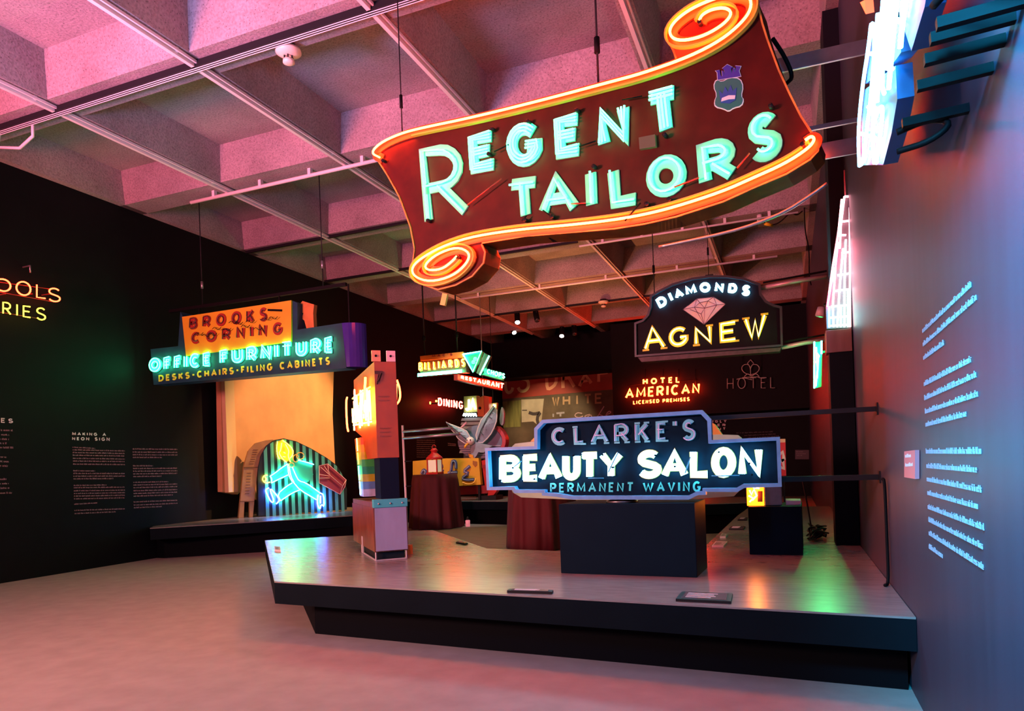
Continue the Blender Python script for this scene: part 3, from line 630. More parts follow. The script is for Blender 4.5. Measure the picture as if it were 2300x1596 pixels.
for l in ([(1534, 695), (1565, 671), (1603, 667), (1630, 683), (1582, 729), (1534, 695)], [(1534, 695), (1560, 690), (1583, 692), (1610, 685), (1630, 683)], [(1565, 671), (1560, 690), (1572, 680), (1583, 692), (1590, 676), (1610, 685), (1603, 667)], [(1545, 687), (1565, 671), (1572, 680), (1590, 676), (1603, 667)], [(1560, 690), (1582, 729), (1583, 692), (1575, 705), (1582, 729), (1610, 685)], [(1550, 695), (1575, 705)]):
    b.ribbon(AP, AP.pts(l), .009, .012, .015)
b.build('facet_line', mat('facet_ink', (.05, .04, .06), .5), ag)
cable((1470, 660), AY, ZC, 'thin wire holding the left shoulder of the diamond sign', .008)
cable((1592, 622), AY, ZC, 'thin wire at the crown of the diamond sign', .006)
MB().box(AP.w(AP.px(1592, 619), -.1), (.12, .08, .07)).build('lifting_lug', DARKM, ag)
for pa, lab in (((1706, 644), 'upper pinkish arm from the diamond sign to the right wall'), ((1755, 778), 'lower curved pinkish arm from the diamond sign to the right wall')):
    A = AP.w(AP.px(*pa), -.1); E_ = Vector((XR-.002, AY+.1, A.z+.06))
    t = thing('wall_strut', lab, 'strut', A)
    MB().tube([A, A*.5+E_*.5+Vector((0, 0, .01)), E_], .035, 8).build('arm', mat('pinkish_tube', (.6, .42, .48), .35, .3), t)
    MB().bar(A+Vector((.05, 0, .08)), E_+Vector((0, 0, .08)), .03, .025).build('upper_rod', BLACK, t)
tag(MB().tube(smooth([Vector((at_y(1808, 505, 14.1).x, 14.1, ZC+.001)), at_y(1808, 520, 14.1), at_y(1818, 560, 14.1), at_y(1817, 620, 14.1), at_y(1822, 640, 14.1)], 2), .012, 6).build('drooping_cable', BLACK), 'black cable dropping from the ceiling right of the diamond sign', 'cable')
cc = thing('looped_cable', 'black cable loop with a yellow tag under the beam right of the scroll sign', 'cable', at_z(1740, 500, ZC-.1))
MB().tube(smooth([at_z(1706, 488, ZC-.05), at_z(1716, 500, ZC-.06), at_z(1732, 506, ZC-.1), at_z(1752, 500, ZC-.08), at_z(1775, 476, ZC-.05), at_z(1790, 484, ZC-.06), at_z(1802, 474, ZC-.05)], 2), .012, 6).build('wire', BLACK, cc)
MB().tube([at_z(1718, 502, ZC-.08), at_z(1735, 506, ZC-.1)], .03, 8).build('yellow_tag', mat('yellow_tag', (.9, .6, .02), .4), cc)
q = at_z(1706, 488, ZC-.05); MB().tube([q+Vector((0, 0, .045)), q-Vector((0, 0, .06))], .05, 8).build('junction', PIPE, cc)

# ================================================================== FAR RED AND UNLIT SIGNS
HP = Plane((-3, BK-.12, 0), (1, 0, 0), front=Vector((0, -1, 0)))
hs = thing('neon_sign', 'red neon sign reading HOTEL AMERICAN LICENSED PREMISES on black', 'neon sign', HP.w(HP.px(1490, 880)))
N_RO = neon('red_orange', (1, .022, .004), 90)
word(HP, 'HOTEL', [(1445, 863), (1527, 859), (1527, 846), (1445, 851)], hs, gap=.5, tubem=N_RO, tr=.026, toff=.06, sw=.03, name='neon_letter', n=5)
word(HP, 'AMERICAN', [(1406, 894), (1571, 882), (1571, 861), (1407, 873)], hs, gap=.32, tubem=N_RO, tr=.034, toff=.06, sw=.03, name='neon_letter', n=5)
word(HP, 'LICENSED', [(1423, 908), (1481, 904), (1481, 896), (1423, 900)], hs, gap=.3, tubem=N_RO, tr=.016, toff=.05, sw=.02, name='neon_letter', n=4)
word(HP, 'PREMISES', [(1489, 904), (1549, 900), (1549, 892), (1489, 896)], hs, gap=.3, tubem=N_RO, tr=.016, toff=.05, sw=.02, name='neon_letter', n=4)
b = MB()
for x in (1450, 1490, 1525, 1562): b.tube([HP.w(HP.px(x, 870), .03), HP.w(HP.px(x, 828), .03)], .012, 5)
for y in (857, 880): b.tube([HP.w(HP.px(1410, y+8), .03), HP.w(HP.px(1568, y-4), .03)], .014, 5)
for x in (1450, 1562): b.bar(HP.w(HP.px(x, 850), .03), HP.w(HP.px(x, 850), -.12), .02, .02)
b.build('support_frame', DARKM, hs)
cs = thing('neon_sign', 'unlit grey tube sign of a crown above the word HOTEL', 'neon sign', HP.w(HP.px(1687, 850)))
word(HP, 'HOTEL', [(1633, 874), (1742, 872), (1742, 846), (1633, 849)], cs, gap=.35, tubem=N_DIM, tr=.013, toff=.06, sw=.03, name='tube_letter', n=5)
for pth in ([(1686, 808), (1693, 816), (1686, 824), (1679, 816), (1686, 808)], smooth([(1686, 842), (1672, 838), (1665, 828), (1670, 819), (1682, 818), (1686, 828), (1686, 842)], 2), smooth([(1686, 842), (1700, 838), (1707, 828), (1702, 819), (1690, 818), (1686, 828)], 2), smooth([(1672, 846), (1680, 838), (1688, 846), (1698, 838), (1705, 845)], 2), [(1668, 848), (1706, 846)], smooth([(1700, 846), (1712, 850), (1722, 848)], 2), smooth([(1655, 852), (1670, 848), (1690, 853)], 2)):
    ptube(HP, pth, cs, N_DIM, .013, .06, 'crown_tube', 5)
b = MB()
for x in (1667, 1708): b.tube([HP.w(HP.px(x, 796), .03), HP.w(HP.px(x, 848), .03)], .008, 5); b.tube([HP.w(HP.px(x, 796), .02), HP.w(HP.px(x, 793), .02)], .035, 6)
b.bar(HP.w(HP.px(1667, 800), .03), HP.w(HP.px(1667, 800), -.12), .02, .02); b.build('hanging_wire', DARKM, cs)

# mural of an old shopfront on the back wall
MP = Plane((-8, YB-.03, 0), (1, 0, 0), front=Vector((0, -1, 0)))
mu = thing('wall_mural', 'large old shopfront photograph with red fascia and part letters on the back wall', 'mural', MP.w(MP.px(1250, 900)))
pslab(MP, [(1126, 1010), (1378, 1000), (1378, 836), (1126, 853)], mu, mat('mural_dark', (.16, .12, .07), .7, noise=.6, scale=1.3), -.03, 0, 'print_board')
pslab(MP, [(1126, 896), (1378, 874), (1378, 837), (1126, 854)], mu, mat('mural_red', (.45, .05, .03), .6, noise=.3, scale=1.5), 0, .01, 'red_fascia')
pslab(MP, [(1127, 960), (1170, 958), (1170, 898), (1127, 902)], mu, mat('mural_green', (.30, .30, .08), .7, noise=.5, scale=2, stretch=(5, 1, .5)), 0, .01, 'green_window')
pslab(MP, [(1172, 948), (1198, 946), (1215, 960), (1222, 895), (1171, 897)], mu, mat('mural_cream', (.62, .56, .40), .7, noise=.3, scale=2), 0, .012, 'cream_sheet')
MCR = mat('mural_letter_cream', (.75, .58, .28), .6); MPK = mat('mural_letter_pink', (.80, .34, .20), .6); MOC = mat('mural_letter_ochre', (.50, .32, .16), .6)
def mstroke(pts, m_, wd, it=2, name='letter'): MB().ribbon(MP, MP.pts(smooth(pts, it) if it else pts), wd, .0102, .018).build(name, m_, mu)
mstroke([(1135, 855), (1136, 875), (1142, 883), (1150, 878), (1152, 870)], MCR, .12)
mstroke([(1168, 850), (1186, 852), (1188, 868), (1180, 878), (1168, 878), (1164, 870)], MCR, .12)
mstroke([(1228, 847), (1229, 872), (1236, 873), (1249, 862), (1250, 846)], MPK, .12, 1)
mstroke([(1264, 845), (1265, 871)], MPK, .13, 0); mstroke([(1264, 850), (1278, 848), (1290, 868)], MPK, .12, 0)
mstroke([(1302, 867), (1314, 840), (1328, 860)], MPK, .13, 0); mstroke([(1306, 857), (1322, 854)], MPK, .09, 0)
mstroke([(1345, 857), (1345, 839), (1365, 836)], MPK, .11, 0)
for i, ch in enumerate('WHITE'):
    x = 1240+i*24; letter(MP, ch, [(x, 912-i*1.3), (x+17, 911-i*1.3), (x+17, 889-i*1.8), (x, 890-i*1.8)], mu, face=MOC, sw=.07, fo=(.001, .012))
letter(MP, 'I', [(1240, 938), (1246, 938), (1246, 927), (1240, 927)], mu, face=OFFWH, sw=.06, fo=(.001, .014)); letter(MP, 'T', [(1248, 938), (1270, 936), (1270, 924), (1248, 926)], mu, face=OFFWH, sw=.07, fo=(.001, .014))
PKS = mat('mural_script', (.62, .42, .42), .6)
mstroke([(1308, 928), (1296, 926), (1290, 934), (1300, 938), (1310, 934)], PKS, .035); mstroke([(1325, 930), (1312, 934), (1318, 938), (1327, 930), (1330, 937)], PKS, .035)
mstroke([(1357, 912), (1342, 936), (1336, 940)], PKS, .035); mstroke([(1346, 930), (1355, 934)], PKS, .035); mstroke([(1360, 932), (1374, 926), (1368, 922), (1360, 932), (1370, 937), (1380, 932)], PKS, .035)
mstroke([(1188, 926), (1200, 930), (1214, 926), (1206, 938), (1210, 955)], mat('mural_shadow', (.06, .05, .05), .7), .12, 1, 'dark_figure')
mstroke([(1173, 921), (1184, 921)], mat('mural_shadow', (.06, .05, .05)), .04, 0, 'arrow')

# text on the back wall, small
BKP = Plane((-2, YB-.002, 0), (1, 0, 0), front=Vector((0, -1, 0)))
t = thing('wall_text', 'pale capital letters on the black back wall right of the salon sign', 'lettering', BKP.w(BKP.px(1615, 950)))
word(BKP, 'UGLY', [(1596, 949), (1632, 949), (1632, 942), (1596, 943)], t, face=TXT, sw=.03, fo=(.0, .006), gap=.4)
word(BKP, 'ER', [(1611, 957), (1630, 957), (1630, 951), (1611, 951)], t, face=TXT, sw=.03, fo=(.0, .006), gap=.4)
word(BKP, 'UT', [(1613, 966), (1630, 965), (1630, 959), (1613, 960)], t, face=TXT, sw=.03, fo=(.0, .006), gap=.4)
t = thing('wall_text', 'rows of tiny print on the back wall above the salon sign end', 'lettering', BKP.w(BKP.px(1690, 972)))
textrows(BKP, [(1654, 973, 1736, 970), (1672, 979, 1742, 975), (1680, 984, 1750, 980)], 2.6, t, mat('dim_print', (.4, .33, .37), .6), seed=4)
t = thing('info_board', 'small dim grey information board on the far back wall', 'board', BKP.w(BKP.px(1799, 1020)))
pslab(BKP, [(1786, 1031), (1817, 1031), (1817, 1010), (1786, 1010)], t, mat('dim_board', (.10, .085, .11), .6), 0, .02, 'board')
textrows(BKP, [(1789, 1015, 1804, 1015), (1789, 1019, 1810, 1019), (1789, 1023, 1802, 1023)], 1.6, t, TXT, seed=5, off=.024)
rd = Plane((0, 12.6, 0), (1, 0, 0), front=Vector((0, -1, 0)))
t = thing('painted_sign', 'narrow red sign with white strokes behind the right end of the salon sign', 'sign', rd.w(rd.px(1752, 1068)))
pslab(rd, [(1735, 1069), (1766, 1068), (1764, 985), (1735, 986)], t, mat('signal_red', (.65, .02, .03), .4, emit=None), -.08, 0, 'sign_box')
pslab(rd, [(1735, 994), (1764, 993), (1764, 985), (1735, 986)], t, mat('peach_band', (.8, .5, .35), .5), 0, .006, 'top_band')
for pth in ([(1752, 1020), (1758, 1014), (1761, 1030), (1753, 1036)], [(1752, 1048), (1761, 1052), (1758, 1030)]): pline(rd, pth, t, WHITE, .05, 0, .012, 'white_stroke')
for x_ in (1740, 1760): MB().bar(rd.w(rd.px(x_, 1066), -.04), Vector((rd.w(rd.px(x_, 1066)).x, rd.p.y+.04, Z1+.001)), .03, .03).build('leg', DARKM, t)

# ================================================================== BEAUTY SALON SIGN
SP = Plane((-1.2, 5.62, 0), (1, 0, 0), front=Vector((0, -1, 0)))
ss = thing('neon_sign', "stepped blue framed neon sign reading CLARKE'S BEAUTY SALON PERMANENT WAVING", 'neon sign', SP.w(SP.px(1425, 1116)))
so = [(1100, 1009), (1210, 1005), (1210, 964), (1226, 947), (1578, 926), (1595, 944), (1597, 992), (1748, 985), (1752, 1088), (1672, 1090), (1656, 1099), (1584, 1099), (1584, 1106), (1569, 1106), (1549, 1116), (1289, 1116), (1256, 1110), (1227, 1108), (1227, 1102), (1164, 1102), (1160, 1095), (1104, 1096)]
NAVY = mat('navy_enamel', (.0015, .011, .021), .6, spec=.05, noise=.35, scale=9)
pslab(SP, so, ss, NAVY, -.16, 0, 'sign_box')
MB().ribbon(SP, SP.pts(so)+[SP.px(*so[0])], .030, .0, .075).build('blue_rim', mat('sky_blue_rim', (.12, .36, .66), .4, noise=.25, scale=12), ss)
AQ = mat('aqua_letter', (.16, .50, .52), .4, noise=.2, scale=14); AQ2 = mat('jade_letter', (.05, .55, .48), .4)
word(SP, "CLARKE'S", [(1240, 1001), (1563, 989), (1563, 940), (1238, 960)], ss, gap=.26, face=AQ, sw=.036, fo=(.001, .012), tubem=N_LIL, tr=.005, toff=.035, lines=(.012,), serif=.022)
CREAM = mat('cream_letter', (.85, .82, .68), .4); GOLD = mat('gold_outline', (.6, .45, .05), .4)
def sal(x, top): # baseline and top edge of the big row at pixel x
    return (1083-(x-1124)*.029 if not top else 1022-(x-1124)*.036) if x < 1415 else (1075-(x-1431)*.014 if not top else 1011-(x-1431)*.036)
for ch, xa_, xb_ in (('B', 1124, 1170), ('E', 1176, 1214), ('A', 1211, 1264), ('U', 1265, 1304), ('T', 1303, 1349), ('Y', 1347, 1401), ('S', 1432, 1486), ('A', 1486, 1546), ('L', 1550, 1598), ('O', 1598, 1653), ('N', 1659, 1713)):
    letter(SP, ch, [(xa_, sal(xa_, 0)), (xb_, sal(xb_, 0)), (xb_, sal(xb_, 1)), (xa_, sal(xa_, 1))], ss, face=CREAM, sw=.056, fo=(.001, .016), edge=GOLD, tubem=N_WHT, tr=.0065, toff=.04, lines=(-.017, 0, .017))
word(SP, 'PERMANENT', [(1236, 1106), (1423, 1104), (1424, 1082), (1236, 1084)], ss, gap=.26, face=AQ2, sw=.016, fo=(.001, .008))
word(SP, 'WAVING', [(1444, 1104), (1574, 1104), (1574, 1080), (1444, 1082)], ss, gap=.26, face=AQ2, sw=.016, fo=(.001, .008))
b = MB()
for p_ in ((1157, 1050), (1292, 1023), (1357, 1021), (1379, 1049), (1474, 1022), (1518, 1047), (1616, 1015), (1684, 1040), (1205, 1075), (1690, 1065)):
    c_ = SP.px(*p_); MB().tube([SP.w(c_, .01), SP.w(c_, .06)], .008, 8).build('electrode_socket', NAVY, ss)
for a_, c_ in (((1160, 1048), (1176, 1035)), ((1370, 1060), (1392, 1015)), ((1541, 1062), (1553, 1025)), ((1600, 1068), (1662, 1067)), ((1325, 1073), (1360, 1073))): ptube(SP, [a_, c_], ss, mat('blue_sleeve', (.03, .18, .32), .4), .005, .06, 'tube_sleeve')
# wall arms holding it
for pa, lab, th in (((1592, 936), 'upper black steel arm from the salon sign to the right wall', .035), ((1750, 1078), 'lower black steel arm from the salon sign to the right wall', .04)):
    A = SP.w(SP.px(*pa), -.19); t = thing('wall_strut', lab, 'strut', A)
    A2 = A.copy()
    if th == .035: A2 = SP.w(SP.px(1400, 946), -.19); A2.z = A.z
    MB().bar(A2, Vector((XR-.012, A.y, A.z)), .04, th).build('arm', DARKM, t); MB().box((XR-.006, A.y, A.z), (.01, .09, .09)).build('wall_plate', DARKM, t)
Ax = at_x(1995, 1075, XR-.03)
tag(MB().tube(smooth([Vector((XR-.03, 5.40, SP.w(SP.px(1750, 1078)).z)), Vector((XR-.02, 5.38, 1.2)), Vector((XR-.02, 5.37, .8)), Vector((XR-.02, 5.36, Z1+.012)), Vector((XR-.05, 5.30, Z1+.012))], 2), .011, 6).build('power_cable', BLACK), 'black cable running down the right wall to the platform', 'cable')
# oval foot and the pale green sign behind
c = Vector((at_y(1396, 1120, 5.70).x, 5.72, zt)); t = thing('oval_stand', 'grey oval foot plate on top of the wide plinth', 'stand', c)
MB().lathe(c+Vector((0, 0, .001)), [(.13, 0), (.13, .012), (.10, .022)], 28).build('disc', STEEL, t)
MB().tube([c+Vector((0, 0, .022)), c+Vector((0, 0, .043))], .02, 8).build('post', STEEL, t)
PP = Plane((-2, 7.6, 0), (1, 0, 0), front=Vector((0, -1, 0)))
t = thing('painted_sign', 'pale green rounded sign with a yellow peak hidden behind the salon sign', 'sign', PP.w(PP.px(1400, 1120)))
pslab(PP, smooth([(1140, 1025), (1148, 1004), (1160, 993), (1300, 987), (1500, 979), (1654, 974), (1667, 984), (1672, 1000), (1672, 1090), (1640, 1122), (1180, 1122), (1142, 1100)], 1, True), t, mat('pale_green_enamel', (.26, .60, .44), .4, noise=.15, scale=5), -.12, 0, 'sign_body')
pslab(PP, [(1190, 991), (1212, 968), (1590, 944), (1605, 952), (1622, 976)], t, mat('ochre_enamel', (.55, .36, .03), .4, noise=.25, scale=6), -.14, -.02, 'yellow_peak')
cx_ = PP.w(PP.px(1400, 1122)); MB().bar(Vector((cx_.x-.5, 7.66, cx_.z)), Vector((cx_.x-.5, 7.66, .002)), .05, .05).build('leg', DARKM, t); MB().bar(Vector((cx_.x+.5, 7.66, cx_.z)), Vector((cx_.x+.5, 7.66, .002)), .05, .05).build('leg', DARKM, t)

# ================================================================== SMALL ORANGE BOX SIGN
OP = Plane((0, 6.95, 0), (1, 0, 0), front=Vector((0, -1, 0)))
ob = thing('neon_sign', 'small glowing orange box sign with metal side on the right plinth', 'neon sign', OP.w(OP.px(1715, 1137)))
z0 = zt2+.002
xa, xb, xc = OP.w(OP.px(1678, 1130)).x, OP.w(OP.px(1716, 1130)).x, OP.w(OP.px(1757, 1130)).x
zh = OP.w(OP.px(1700, 1090)).z
MB().prism([Vector((xa, 6.95, z0)), Vector((xb, 6.93, z0)), Vector((xb, 7.05, z0)), Vector((xa, 7.05, z0))], [Vector((xa, 6.95, zh)), Vector((xb, 6.93, zh)), Vector((xb, 7.05, zh)), Vector((xa, 7.05, zh))]).build('orange_box', mat('lit_orange_glass', (.8, .25, .02), .3, emit=(1, .15, .005), es=7), ob)
MB().prism([Vector((xb+.01, 6.90, z0)), Vector((xc, 6.96, z0)), Vector((xc, 7.08, z0)), Vector((xb+.01, 7.08, z0))], [Vector((xb+.01, 6.90, zh)), Vector((xc, 6.96, zh)), Vector((xc, 7.08, zh)), Vector((xb+.01, 7.08, zh))]).build('metal_housing', STEEL, ob, .006)
for pth in ([(1684, 1100), (1688, 1110), (1694, 1098), (1700, 1112), (1690, 1122)], [(1682, 1112), (1692, 1118), (1684, 1126)], [(1692, 1094), (1706, 1096)]): ptube(OP, pth, ob, neon('yellow_hot', (1, .25, .03), 120), .008, .04)
pslab(OP, [(1702, 1102), (1713, 1102), (1713, 1126), (1702, 1126)], ob, mat('dark_cutout', (.10, .01, .01), .5), .02, .028, 'dark_motif')
t = thing('paper_stack', 'flat grey box lying on the right end of the orange box plinth', 'box', (.03, 7.1, zt2))
MB().box((-.0+.02, 7.15, zt2+.022), (.13, .30, .04)).build('body', mat('grey_card', (.42, .40, .42), .5), t)
tc_ = thing('cable_tangle', 'tangle of black cables on the platform behind the orange box plinth', 'cable', (.22, 7.8, Z1))
rnd = random.Random(11)
for i in range(9):
    p0 = Vector((.14+rnd.random()*.1, 7.9+rnd.random()*.4, Z1+.02)); pts = [p0]
    for k_ in range(6): pts.append(Vector((.13+rnd.random()*.22, 7.75+rnd.random()*.8, Z1+.015+rnd.random()*.14)))
    MB().tube(smooth([tuple(q) for q in pts], 2), .009, 5).build('cable_strand', BLACK, tc_)
MB().tube(smooth([(.2, 8.1, Z1+.05), (.17, 8.2, .8), (.12, 8.3, 1.15)], 2), .009, 5).build('cable_strand', BLACK, tc_)

# ================================================================== ORANGE UPRIGHT SIGN WITH RAINBOW EDGE
oc = Vector((-3.88, 5.97, Z1)); u_ = Vector((-.685, .73, 0)).normalized(); w_ = Vector((.73, .685, 0)).normalized()
LP_ = Plane(oc, u_, front=-w_)       # long face, seen edge-on
NP_ = Plane(oc, w_, front=-u_)       # narrow face toward us
os_ = thing('neon_sign', 'upright orange double faced neon sign with rainbow tail above a metal box', 'neon sign', oc+Vector((0, 0, .001))+u_*.4+w_*.15)
ORP = mat('orange_panel', (.36, .065, .008), .5, noise=.25, scale=5)
nt0 = NP_.px(856, 812); nb = NP_.px(846, 1028); nr = NP_.px(903, 815)
NW = .27; zt4, zb4 = nt0[1], nb[1]
def blk(la, lb, wa, wb, z0_, z1_, m_, name, par, bev=0):
    c4 = [oc+u_*la+w_*wa, oc+u_*lb+w_*wa, oc+u_*lb+w_*wb, oc+u_*la+w_*wb]
    lo = [Vector((c.x, c.y, Z1+z0_)) for c in c4]; hi = [Vector((c.x, c.y, Z1+z1_)) for c in c4]
    return MB().prism(lo[::-1], hi[::-1]).build(name, m_, par, bev)
def lpoly(pts, wa, wb, m_, name, par): # polygon on long side (u, z) with width across
    lo = [oc+u_*a+w_*wa+Vector((0, 0, z)) for a, z in pts]; hi = [oc+u_*a+w_*wb+Vector((0, 0, z)) for a, z in pts]
    return MB().prism(lo, hi).build(name, m_, par)
L1 = LP_.px(795, 870)[0]; zs = LP_.px(795, 862)[1]; zl = LP_.px(795, 948)[1]
LL = 1.34
lpoly([(0, zb4), (0, zt4), (LL, zt4-.02), (LL, zt4-.62), (.85, zt4-.72), (.60, zb4)], .05, NW, ORP, 'orange_body', os_)
zq = NP_.px(850, 1140)[1]+.088
lpoly([(0, zb4-.001), (0, zq), (.3, zq), (.3, zb4-.001)], .07, NW-.01, mat('navy_band', (.004, .008, .022), .6, spec=.1), 'dark_stem', os_)
N_OW = neon('orange_white', (1, .20, .03), 60)
def lt(pts, m_, r=.009, off=.04, name='neon_tube'):
    return MB().tube([oc+u_*a+w_*(.05-off)+Vector((0, 0, z)) for a, z in pts], r, 6).build(name, m_, os_)
for i in range(9):
    a0 = .08+i*(LL-.12)/9; zz = zt4-.30-.05*math.sin(i*1.7)
    lt([(a0, zz-.28), (a0+.02, zz+.10*math.sin(i*2.1)+.02), (a0+.08, zz-.18), (a0+.09, zz-.02)], N_OW)
lt([(.05, zt4-.25), (LL*.9, zt4-.25)], N_YEL); lt([(.05, zt4-.60), (LL*.9, zt4-.56)], N_OW); lt([(.3, zt4-.12), (.5, zt4-.5)], N_YEL, .012)
for k_ in range(3): MB().tube([oc+u_*a+w_*(NW+.04)+Vector((0, 0, z)) for a, z in smooth([(.2+.35*k_, zt4-.2), (.3+.35*k_, zt4-.6), (.45+.35*k_, zt4-.25)], 2)], .012, 6).build('neon_tube', N_RED, os_)
lb2 = smooth([(LL+.02, zt4-.22), (LL+.12, zt4-.26), (LL+.12, zt4-.55), (LL+.03, zt4-.62)], 2)
MB().tube([oc+u_*a+w_*(-.03)+Vector((0, 0, z)) for a, z in lb2], .011, 6).build('neon_tube', N_RED, os_)
rb = smooth([(880, 852), (886, 856), (891, 875), (903, 880), (905, 905), (895, 912)], 1)
rb = smooth([(896, 850), (903, 870), (904, 895), (893, 908)], 2)
MB().tube([NP_.w(NP_.px(*p), -.1) for p in rb], .010, 6).build('neon_tube', N_RED, os_)
# curved rainbow tail on the far edge
rain = [((.50, .06, .01), (.52, .12, .01)), ((.55, .30, .01),)*2, ((.50, .42, .02),)*2, ((.05, .40, .10),)*2, ((.03, .30, .15),)*2, ((.45, .45, .03),)*2, ((.10, .25, .6),)*2, ((.4, .5, .8),)*2]
ztop, zbot = LP_.px(817, 925)[1], LP_.px(800, 1118)[1]
zbot = NP_.px(850, 1140)[1]+.09; ztop = zt4-.72
n_ = len(rain)
for i in range(n_):
    z1_ = ztop-(ztop-zbot)*i/n_; z2_ = ztop-(ztop-zbot)*(i+1)/n_
    a1, a2 = LL*.92-.03*i, LL*.92-.03*(i+1)
    e = rain[i][0]
    lpoly([(a1, z1_), (a1-.42+.02*i, z1_), (a2-.40+.02*i, z2_+.001), (a2, z2_+.001)], .02, NW-.05, mat('rainbow_%d' % i, e, .3, noise=.3, scale=10), 'rainbow_section', os_)
for k_, (m_, za, zb_) in enumerate(((N_OW, 0, .22), (N_YEL, .25, .45), (N_GRN, .48, .72), (N_BLU, .75, .97))):
    lt([(LL*.80-.03*k_, ztop-(ztop-zbot)*za), (LL*.78-.03*k_, ztop-(ztop-zbot)*zb_)], m_ if k_ < 3 else N_WHT, .007, .03)
for a, m_ in ((0.05, 'orange_tab'), (.20, 'pink_tab')):
    q = oc+w_*(a+.02)+u_*.02; q.z = Z1+zt4+.06
    MB().bar(q-w_*.04, q+w_*.05, .02, .11).build('lifting_tab', mat(m_, (.75, .3, .12) if a < .1 else (.8, .5, .5), .4), os_); MB().tube([q-u_*.012, q-u_*.02], .012, 8).build('bolt', BLACK, os_)
b = MB()
for i, zz in enumerate((.62, .58, .30, .26, .22)): q = oc+w_*.13-u_*.004; q.z = Z1+zb4+zz; b.bar(q-w_*.05, q+w_*.05, .006, .012)
b.build('vent_slot', mat('vent_dark', (.25, .05, .01), .5), os_)
q = oc+w_*.09-u_*.006; q.z = Z1+zb4+.86; b = MB(); b.bar(q-w_*.04, q+w_*.04, .006, .03); b.bar(q+w_*.03+Vector((0, 0, -.01)), q+Vector((0, 0, -.09)), .006, .04); b.bar(q+Vector((0, 0, -.02)), q-w_*.02+Vector((0, 0, -.12)), .006, .02); b.build('burnt_patch', mat('burnt', (.06, .02, .015), .7), os_)
# metal base box on legs
bx = thing('metal_box', 'scratched metal box with pale front and turquoise cap below the orange sign', 'box', oc+u_*.5+w_*.15+Vector((0, 0, .001)))
zB0, zB1 = .11, .62-.02
c4 = LP_.px(797, 1230)[0]; BL = 1.40
fz0, fz1 = NP_.px(850, 1240)[1], NP_.px(850, 1140)[1]; fz0 = max(.09, fz0)
blk(0, BL, -.01, .33, fz0, fz1, mat('scratched_orange', (.26, .08, .03), .4, noise=.7, scale=14, stretch=(3, 3, .25), c2=(.07, .015, .01)), 'body', bx)
blk(-.012, -.001, 0, .32, fz0+.01, fz1-.0, mat('lilac_white_front', (.30, .33, .50), .5, noise=.2, scale=7, stretch=(1, 1, .3)), 'front_panel', bx)
blk(-.02, .06, -.012, .335, fz1+.001, fz1+.085, mat('turquoise_cap', (.06, .45, .48), .4), 'cap', bx, .004)
blk(.065, BL, .0, .33, fz1+.001, fz1+.05, mat('scratched_orange', (1, 1, 1)), 'top_plate', bx)
b = MB()
for k_ in (.04, .16, .28): q = oc-u_*.021+w_*k_; q.z = Z1+fz1+.04; b.tube([q, q-u_*.006], .01, 8)
b.build('bolt', STEEL, bx)
b = MB()
for la in (.01, .86):
    for wa in (.0, .31): q = oc+u_*la+w_*wa; b.bar(Vector((q.x, q.y, Z1+.003)), Vector((q.x, q.y, Z1+fz0)), .012, .012)
for wa in (.0, .31): b.bar(oc+w_*wa+u_*.0+Vector((0, 0, .008)), oc+w_*wa+u_*.87+Vector((0, 0, .008)), .012, .012)
b.bar(oc+Vector((0, 0, .008)), oc+w_*.31+Vector((0, 0, .008)), .012, .012)
b.build('leg_frame', OFFWH, bx)
blk(.72, .80, -.012, -.002, 0.003, fz0+.1, OFFWH, 'side_foot', bx)
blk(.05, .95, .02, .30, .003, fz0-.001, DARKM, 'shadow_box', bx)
tag(MB().box(oc+w_*.42+u_*.35+Vector((0, 0, .05)), (.05, .05, .098)).build('orange_cap', mat('orange_plastic', (.8, .2, .03), .4)), 'small orange fitting on the platform right of the scratched metal box', 'fitting')

# ================================================================== OFFICE FURNITURE SIGN
OF = Plane((-8, 8.73, 0), (1, 0, 0), front=Vector((0, -1, 0)))
of = thing('neon_sign', 'blue and yellow neon sign reading BROOKS CORNING OFFICE FURNITURE', 'neon sign', OF.w(OF.px(570, 780)))
BLE = mat('blue_green_enamel', (.008, .05, .09), .5, spec=.2, noise=.3, scale=4); BLD = mat('deep_blue_enamel', (.03, .035, .22), .3)
pslab(OF, [(338, 784), (400, 777), (405, 700), (412, 712), (657, 675), (668, 680), (668, 740), (768, 725), (778, 826), (345, 864)], of, BLE, -.25, 0, 'sign_box')
c0 = OF.px(768, 725); c1 = OF.px(768, 826); c2 = OF.px(801, 726)
capc = []; R_ = .22
for i in range(9):
    a = math.pi/2*i/8; capc.append((c0[0]+R_*math.sin(a)*1.3, -R_+R_*math.cos(a)))
x1 = c2[0]
lo = [OF.w((c0[0], c1[1]+.01), 0)]+[OF.w((c0[0]+(x1-c0[0])*math.sin(math.pi/2*i/8), c1[1]+.01), -.25+.25*math.cos(math.pi/2*i/8)) for i in range(9)]+[OF.w((c0[0], c1[1]+.01), -.25)]
hi = [p+Vector((0, 0, c0[1]-c1[1]-.01)) for p in lo]
MB().prism(lo[1:], hi[1:]).build('rounded_end', mat('violet_blue_gloss', (.05, .03, .28), .12, noise=.1), of)
pslab(OF, [(412, 712), (657, 675), (657, 768), (421, 800)], of, mat('mustard_board', (.62, .44, .02), .45, noise=.15, scale=3), .001, .03, 'yellow_board')
pslab(OF, [(661, 680), (668, 672), (694, 680), (692, 700), (694, 736), (678, 738), (672, 716), (666, 712), (670, 700), (660, 694)], of, mat('torn_orange', (.62, .24, .05), .5, noise=.3, scale=6), -.2, -.12, 'torn_panel')
RB = mat('oxblood_letter', (.28, .02, .015), .45)
